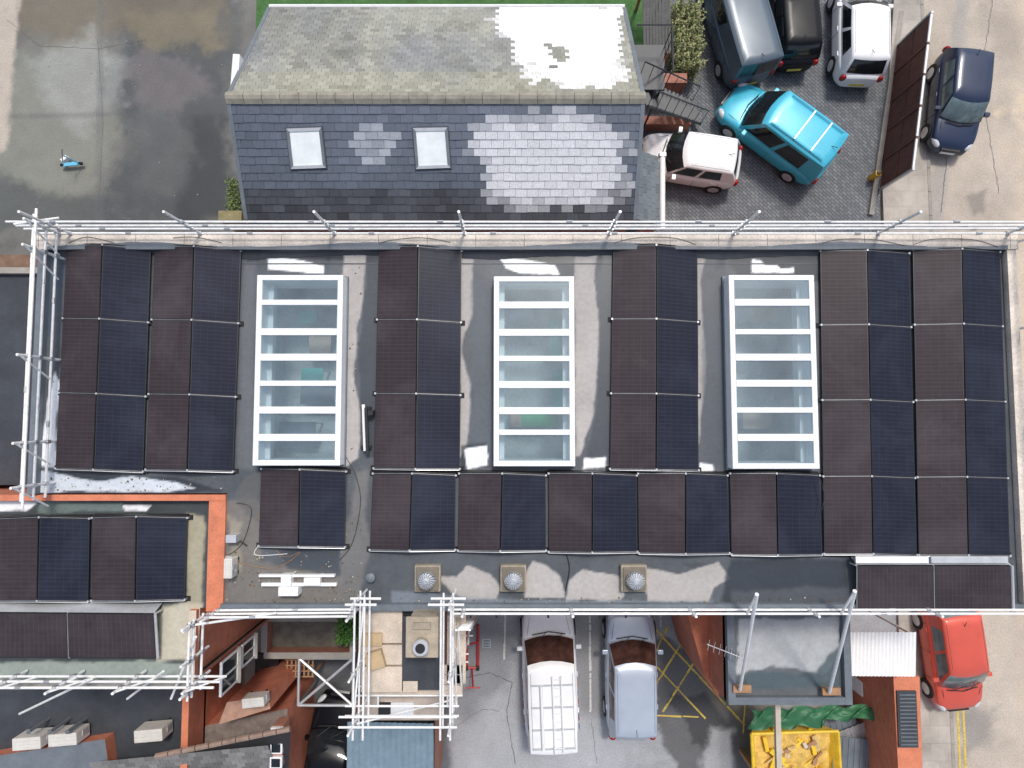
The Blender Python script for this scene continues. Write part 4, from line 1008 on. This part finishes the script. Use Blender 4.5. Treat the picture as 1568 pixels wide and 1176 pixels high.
# heaped yellow-brown load surface with a few pieces on top
nx_,ny_=24,16; vs=[]
for i in range(nx_+1):
    for j in range(ny_+1):
        x=-Lx/2*.93+Lx*.93*i/nx_; y=-Ly/2*.92+Ly*.92*j/ny_
        h=.78+.35*float(fbm(np.array([x+5.]),np.array([y+5.]),2.2,4)[0])*(1-.25*(abs(x)/(Lx/2))**2)
        vs.append(tv(x,y,h))
g.add(vs,[(i*(ny_+1)+j,(i+1)*(ny_+1)+j,(i+1)*(ny_+1)+j+1,i*(ny_+1)+j+1) for i in range(nx_) for j in range(ny_)],mat('load_sheeting',S(214,178,92),.7,var=.35,scale=3,fine=.2))
for i in range(34):
    x=random.uniform(-Lx/2+.45,Lx/2-.45);y=random.uniform(-Ly/2+.3,Ly/2-.3)
    M=Matrix.Rotation(random.uniform(0,3.14),3,'Z')@Matrix.Rotation(random.uniform(-.3,.3),3,'X')
    g.box(tv(x,y,random.uniform(.95,1.12)),(random.uniform(.1,.6),random.uniform(.04,.2),random.uniform(.02,.08)),random.choice(WM),M=M)
g.make('waste',sk)
g=Bag(); n=60
vs=[];m_=16
for i in range(n+1):
    for j in range(m_+1):
        u=1150+190*i/n+5*math.sin(i*.5+j*.3); v=1086+ (30 if i<35 else 22)*j/m_ - i*.1+3*math.sin(i*.45)
        z=1.35+.10*float(fbm(np.array([i*.2]),np.array([j*.2]),1,3)[0])*2+.03*math.sin(i*.9+j*.5)
        vs.append(U(u,v,z))
g.add(vs,[(i*(m_+1)+j,i*(m_+1)+j+1,(i+1)*(m_+1)+j+1,(i+1)*(m_+1)+j) for i in range(n) for j in range(m_)],mat('green_tarpaulin',S(52,108,72),.5,var=.3)); g.make('green_tarpaulin',smooth=True)
g=Bag()
for k,(u,v,rz_) in enumerate([(1300,1130,.2),(1325,1150,.35),(1310,1165,-.1)]):
    p=U(u,v,1.3)
    for i in range(12):
        M=Matrix.Rotation(rz_,3,'Z'); o=M@Vector((-.55+i*.1,0,0))
        g.box((p.x+o.x,p.y+o.y,.75+.13*k+(.02 if i%2 else 0)),(.1,1.2,.02),LEAD if k!=1 else STEEL,rz=rz_)
    g.box((p.x,p.y,.36+.06*k),(1.0,.9,.7+.1*k),CONC,rz=rz_)
g.make('stacked_metal_sheets')
# ================================================================= CARS
def paintm(name,c,metal=.0,coat=.5,spec=.5):
    return mat('car_paint_'+name,c,.3,metal=metal,var=.06,scale=1.5,coat=coat,fine=.02,spec=spec)
SEAM=mat('panel_gap',(.03,.03,.03),.8)
def car(name,u,v,hd,L,W,Hh,c,kind='hatch',z=0,glass=GLS):
    p=U(u,v,z+.75); e=empty(name,(p.x,p.y,z+.0),math.radians(hd)); hw=W/2
    belt=.93 if kind!='van' else 1.05
    xs=np.array([-1,-.985,-.94,-.86,-.7,-.5,-.3,0,.3,.45,.56,.7,.84,.93,.98,1.0])*L/2
    if kind=='van': hood0,drop=.58,.22
    else: hood0,drop=.42,.24
    V=[]
    for x in xs:
        s=x/(L/2); a=abs(s)
        w_=hw*(1-.30*max(0,(a-.72)/.28)**2.4-.03*a)
        if s>0: w_*=(1-.03*s)
        h=belt-.02
        if s>hood0-.12: t=min(1,(s-hood0+.12)/(1-hood0+.12)); h=belt-.03-drop*t**1.8
        if s>.9: h-=.22*((s-.9)/.1)**2
        if s<-.93: h-=.12*((-s-.93)/.07)**1.5
        lo=.22+.12*max(0,(a-.9)/.1)
        half=[(w_*.7,lo-.02),(w_*.93,lo+.02),(w_,lo+.18),(w_,h-.22),(w_*.975,h-.07),(w_*.90,h-.005),(w_*.55,h+.028)]
        pr=[(0,lo-.02)]+half+[(0,h+.045)]+[(-y_,z_) for y_,z_ in half[::-1]]
        V+=[(x,y_,z_) for y_,z_ in pr]
    m=16; Fc=[]
    for i in range(len(xs)-1):
        for j in range(m): Fc.append((i*m+j,(i+1)*m+j,(i+1)*m+(j+1)%m,i*m+(j+1)%m))
    Fc.append(tuple(range(m-1,-1,-1))); Fc.append(tuple(range((len(xs)-1)*m,len(xs)*m)))
    o=mk('body',V,Fc,c,parent=e,smooth=True); 
    bm=bmesh.new(); bm.from_mesh(o.data); bmesh.ops.recalc_face_normals(bm,faces=bm.faces); bm.to_mesh(o.data); bm.free()
    sd=o.modifiers.new('s','SUBSURF'); sd.levels=sd.render_levels=2
    if kind=='van': fb,ft,rt,rb=.62*L/2,.30*L/2,-.95*L/2,-.975*L/2
    elif kind=='mpv': fb,ft,rt,rb=.54*L/2,.24*L/2,-.88*L/2,-.95*L/2
    elif kind=='estate': fb,ft,rt,rb=.50*L/2,.18*L/2,-.80*L/2,-.94*L/2
    else: fb,ft,rt,rb=.46*L/2,.13*L/2,-.76*L/2,-.92*L/2
    sp=[0,.07,.40,.45,.78,1.0]
    def ring(xf,xr_,wd,z_,bf,br_):
        R=[]
        ys=[-1,-.85,-.45,0,.45,.85,1]
        for y in ys[::-1]: R.append((xf+bf*(1-y*y),y*wd,z_))
        for t in sp[1:-1]: R.append((xf+(xr_-xf)*t,-wd*(1+.03*math.sin(t*math.pi)),z_))
        for y in ys: R.append((xr_-br_*(1-y*y),y*wd,z_))
        for t in sp[1:-1][::-1]: R.append((xf+(xr_-xf)*t,wd*(1+.03*math.sin(t*math.pi)),z_))
        return R
    wb=hw*.88; wr=hw*.76 if kind in('hatch','estate') else hw*.80
    if kind=='van': wr=hw*.84
    rings=[ring(fb,rb,wb,belt-.14,.16,.05),ring(lerp(fb,ft,.06),lerp(rb,rt,.06),lerp(wb,wr,.05),belt+.03,.16,.05),
           ring(lerp(fb,ft,.86),lerp(rb,rt,.86),lerp(wb,wr,.84),lerp(belt,Hh,.82),.13,.05),
           ring(ft,rt,wr,Hh-.05,.11,.05),ring(ft-.08,rt+.06,wr*.92,Hh-.012,.10,.05),ring(ft-.3,rt+.25,wr*.6,Hh+.010,.06,.03)]
    M_=len(rings[0]); V=[q for r in rings for q in r]; Fc=[];mi=[]
    for r in range(len(rings)-1):
        for j in range(M_):
            Fc.append((r*M_+j,r*M_+(j+1)%M_,(r+1)*M_+(j+1)%M_,(r+1)*M_+j))
            k=0
            if r==1:
                if j<=5: k=1
                elif 6<=j<=10: k=1 if j in((7,9) if kind!='van' else (7,)) else 0
                elif 11<=j<=16: k=1 if 12<=j<=15 else 0
                else: k=1 if (j-17) in((1,3) if kind!='van' else (3,)) else 0
            mi.append(k)
    Fc.append(tuple((len(rings)-1)*M_+j for j in range(M_))); mi.append(0)
    o=mk('cabin',V,Fc,[c,glass],mi,parent=e,smooth=True)
    bm=bmesh.new(); bm.from_mesh(o.data); bmesh.ops.recalc_face_normals(bm,faces=bm.faces); bm.to_mesh(o.data); bm.free()
    bv=o.modifiers.new('es','EDGE_SPLIT'); bv.split_angle=math.radians(42)
    g=Bag()
    for s in(-1,1):
        g.box((fb-.28,s*(hw+.05),belt+.04),(.13,.18,.13),c)
        for x in(.62*L/2,-.60*L/2):
            g.tube((x,s*(hw-.19),.32),(x,s*(hw+.005),.32),.32,RUB,20); g.tube((x,s*(hw-.0),.32),(x,s*(hw+.012),.32),.2,ALU,14)
    g.make('wheels_and_mirrors',e,bevel=.015)
    def blobm(nm,cx,cy,cz,sx,sy,sz,m,rz_=0):
        bm=bmesh.new(); bmesh.ops.create_uvsphere(bm,u_segments=12,v_segments=8,radius=1)
        me=bpy.data.meshes.new(nm); bm.to_mesh(me); bm.free(); me.materials.append(m); me.polygons.foreach_set('use_smooth',[True]*len(me.polygons))
        ob=link(bpy.data.objects.new(nm,me),e); ob.location=(cx,cy,cz); ob.scale=(sx,sy,sz); ob.rotation_euler=(0,0,rz_)
    for s in(-1,1):
        blobm('headlamp',L/2-.27,s*hw*.72,belt-.30,.24,.12,.1,LAMP,-s*.5)
        blobm('tail_lamp',-L/2+.08,s*hw*.76,belt-.16,.09,.12,.15,RED)
    g=Bag()
    g.box((L/2-.0,0,.42),(.03,.52,.11),WHITE); g.box((-L/2+.0,0,.5),(.03,.52,.11),mat('number_plate',(.75,.6,.1),.5))
    g.box((L/2-.05,0,.55),(.08,W*.4,.12),BLACK)
    g.tube((fb+.13,hw*.6,belt+.01),(fb+.22,0,belt+.012),.018,BLACK,6); g.tube((fb+.22,0,belt+.012),(fb+.13,-hw*.6,belt+.01),.018,BLACK,6)
    xw=lerp(fb,ft,.35)+.14; zw=lerp(belt,Hh,.33)+.04
    g.tube((fb+.2,.1,belt+.05),(xw-.02,hw*.55,zw-.02),.010,BLACK,5); g.tube((fb+.16,-hw*.5,belt+.05),(xw+.02,.0,zw+.02),.010,BLACK,5)
    for s in(-1,1):
        g.tube((fb+.1,s*hw*.78,belt-.0),(L/2-.42,s*hw*.66,belt-.165),.006,SEAM,4)
        g.tube((ft-.12,s*wr*.90,Hh-.012),(rt+.12,s*wr*.90,Hh-.012),.007,SEAM,4)
    g.tube((rt+.25,0,Hh),(rt+.05,0,Hh+.12),.01,BLACK,4)
    g.box((-L/2+.16,0,belt+.028),(.012,W*.6,.012),SEAM)
    g.make('trim',e)
    g=Bag()
    for s in(-1,1):
        for t in(.07,.42,.78):
            x=lerp(fb,rb,t); g.tube((x,s*(hw*.985),belt-.12),(x,s*(hw*1.0),.35),.006,SEAM,4)
        for t in(.36,.70):
            x=lerp(fb,rb,t); g.box((x,s*(hw*.975),belt-.16),(.16,.04,.03),c)
    g.make('door_seams_and_handles',e)
    return e
WP=paintm('white',(.9,.91,.92)); 
cy=car('estate_van',1191,200,142,4.45,1.85,1.78,paintm('cyan',S(66,184,212),.1),'mpv')
g=Bag(); CYP=mat('car_paint_cyan',(0,0,0))
for x in(-.55,-1.25): g.box((x,0,1.84),(.05,1.25,.03),ALU)
for s in(-1,1): g.tube((.4,s*.62,1.82),(-1.75,s*.62,1.82),.018,CYP,6)
for s in(-.38,-.13,.13,.38): g.tube((.25,s,1.778),(-1.8,s,1.778),.012,CYP,5)
g.make('roof_bars',cy)
car('small_hatchback_car',1057,243,171,3.6,1.66,1.48,WP,'hatch')
car('hatchback_car',1468,152,-98,3.75,1.68,1.46,paintm('dark_blue',S(36,50,78),.1,.3),'hatch',glass=LGL)
car('panel_van',1128,38,104,4.3,1.8,1.8,paintm('slate_grey',S(78,94,108),.1,.2),'van')
car('hatchback_car',1214,22,93,3.9,1.68,1.45,paintm('black',(.006,.007,.010),0,0,.25),'hatch')
car('hatchback_car',1318,42,88,4.05,1.75,1.46,WP,'hatch')
car('hatchback_car',1461,1004,-84,3.85,1.72,1.46,paintm('red',S(216,92,74),.1),'hatch',glass=LGL)
wv=car('works_van',842,1033,92,4.75,1.9,1.75,WP,'mpv',glass=WGL)
g=Bag()
for x in(.1,-.6,-1.3,-1.9): g.box((x,0,1.80),(.05,1.35,.03),ALU)
for s in(-.3,-.02): g.tube((.4,s,1.86),(-2.0,s,1.86),.022,WHITE,6)
for i in range(9): g.tube((.3-i*.27,-.3,1.86),(.3-i*.27,-.02,1.86),.014,WHITE,5)
g.tube((.1,.35,1.86),(-1.9,.35,1.86),.05,WHITE,8)
BS=mat('blue_stripe',(.03,.08,.35),.4)
for s in(-1,1):
    for k in range(4): g.box((-2.18,s*(.72-.03*k),.95+.13*k),(.05,.14,.07),RED if k%2==0 else BS)
    for k in range(6): g.box((-.4-.28*k,s*.945,.62),(.14,.02,.12),RED if k%2==0 else BS)
g.make('roof_rack_and_ladder',wv)
car('estate_car',967,1031,90,4.35,1.78,1.50,paintm('silver',S(186,197,212),.2),'estate',glass=WGL)
car('hatchback_car',506,1160,82,4.1,1.72,1.45,paintm('black',(0,0,0)),'hatch')
# ================================================================= small things
e=empty('child_scooter',U(112,253,.1),.1); BL=mat('light_blue_plastic',S(110,190,225),.4,var=.05); g=Bag()
g.box((0,0,.1),(.62,.13,.04),BL); g.tube((.3,0,.1),(.2,0,.8),.022,BL); g.tube((.2,-.22,.8),(.2,.22,.8),.018,BLACK)
for x in(-.33,.33): g.tube((x,-.03,.08),(x,.03,.08),.08,RUB,14)
g.box((-.2,.2,.1),(.25,.12,.18),WHITE,rz=.6)
g.make('deck_and_handlebar',e)
g=Bag()
for i in range(40):
    u,v=random.uniform(0,345),random.uniform(0,335); p=U(u,v,0); s=random.uniform(.02,.05)
    g.box((p.x,p.y,.015),(s,s*.7,.012),random.choice([CONC,CONC,WOOD,CONC]),rz=random.uniform(0,3))
g.make('litter')
g=Bag(); RT=mat('red_painted_steel',(.45,.03,.03),.4,var=.1); p=U(722,998,.5)
for s in(-.2,.2): g.tube((p.x+s,p.y+.8,.15),(p.x+s,p.y-.7,.12),.05,RT)
g.tube((p.x-.2,p.y-.7,.12),(p.x+.2,p.y-.7,.12),.05,RT); g.tube((p.x,p.y-.7,.2),(p.x+.1,p.y-.95,1.1),.03,RT); g.tube((p.x-.15,p.y-.95,1.1),(p.x+.35,p.y-.95,1.1),.025,RT)
g.tube((p.x-.3,p.y+.3,.8),(p.x+.3,p.y+.5,.9),.03,RT);g.tube((p.x-.3,p.y+.3,.8),(p.x-.2,p.y+.2,.1),.03,RT);g.tube((p.x+.3,p.y+.5,.9),(p.x+.2,p.y+.2,.1),.03,RT)
for s in(-.2,.2): g.tube((p.x+s-.05,p.y-.7,.1),(p.x+s+.05,p.y-.7,.1),.1,RUB,12)
g.make('red_engine_hoist')
# ================================================================= LIGHT / CAMERA
scn=bpy.context.scene
wd=bpy.data.worlds.new('World'); scn.world=wd; wd.use_nodes=True; nt=wd.node_tree
bg=nt.nodes['Background']; sk_=nt.nodes.new('ShaderNodeTexSky'); sk_.sky_type='NISHITA'; sk_.sun_disc=False
EL_=math.radians(62); AZ=math.radians(20)
sk_.sun_elevation=EL_; sk_.sun_rotation=AZ; sk_.dust_density=3; sk_.air_density=1.0
hs=nt.nodes.new('ShaderNodeHueSaturation'); hs.inputs['Saturation'].default_value=.7
nt.links.new(sk_.outputs[0],hs.inputs['Color']); nt.links.new(hs.outputs[0],bg.inputs[0]); bg.inputs[1].default_value=.15
sl=bpy.data.lights.new('sun','SUN'); sl.energy=2.1; sl.angle=math.radians(9); sl.color=(1,.95,.88)
so=link(bpy.data.objects.new('sun',sl))
sd=Vector((math.sin(AZ)*math.cos(EL_),math.cos(AZ)*math.cos(EL_),math.sin(EL_)))
so.rotation_euler=sd.to_track_quat('Z','Y').to_euler(); so.location=sd*60
cam=bpy.data.cameras.new('camera'); co=link(bpy.data.objects.new('camera',cam)); co.location=(0,0,H); co.rotation_euler=(T,0,0)
cam.sensor_width=36; cam.lens=36*F/1568; cam.clip_end=1000; cam.clip_start=.1
scn.camera=co
scn.view_settings.view_transform='Standard'; scn.view_settings.look='None'; scn.view_settings.exposure=0
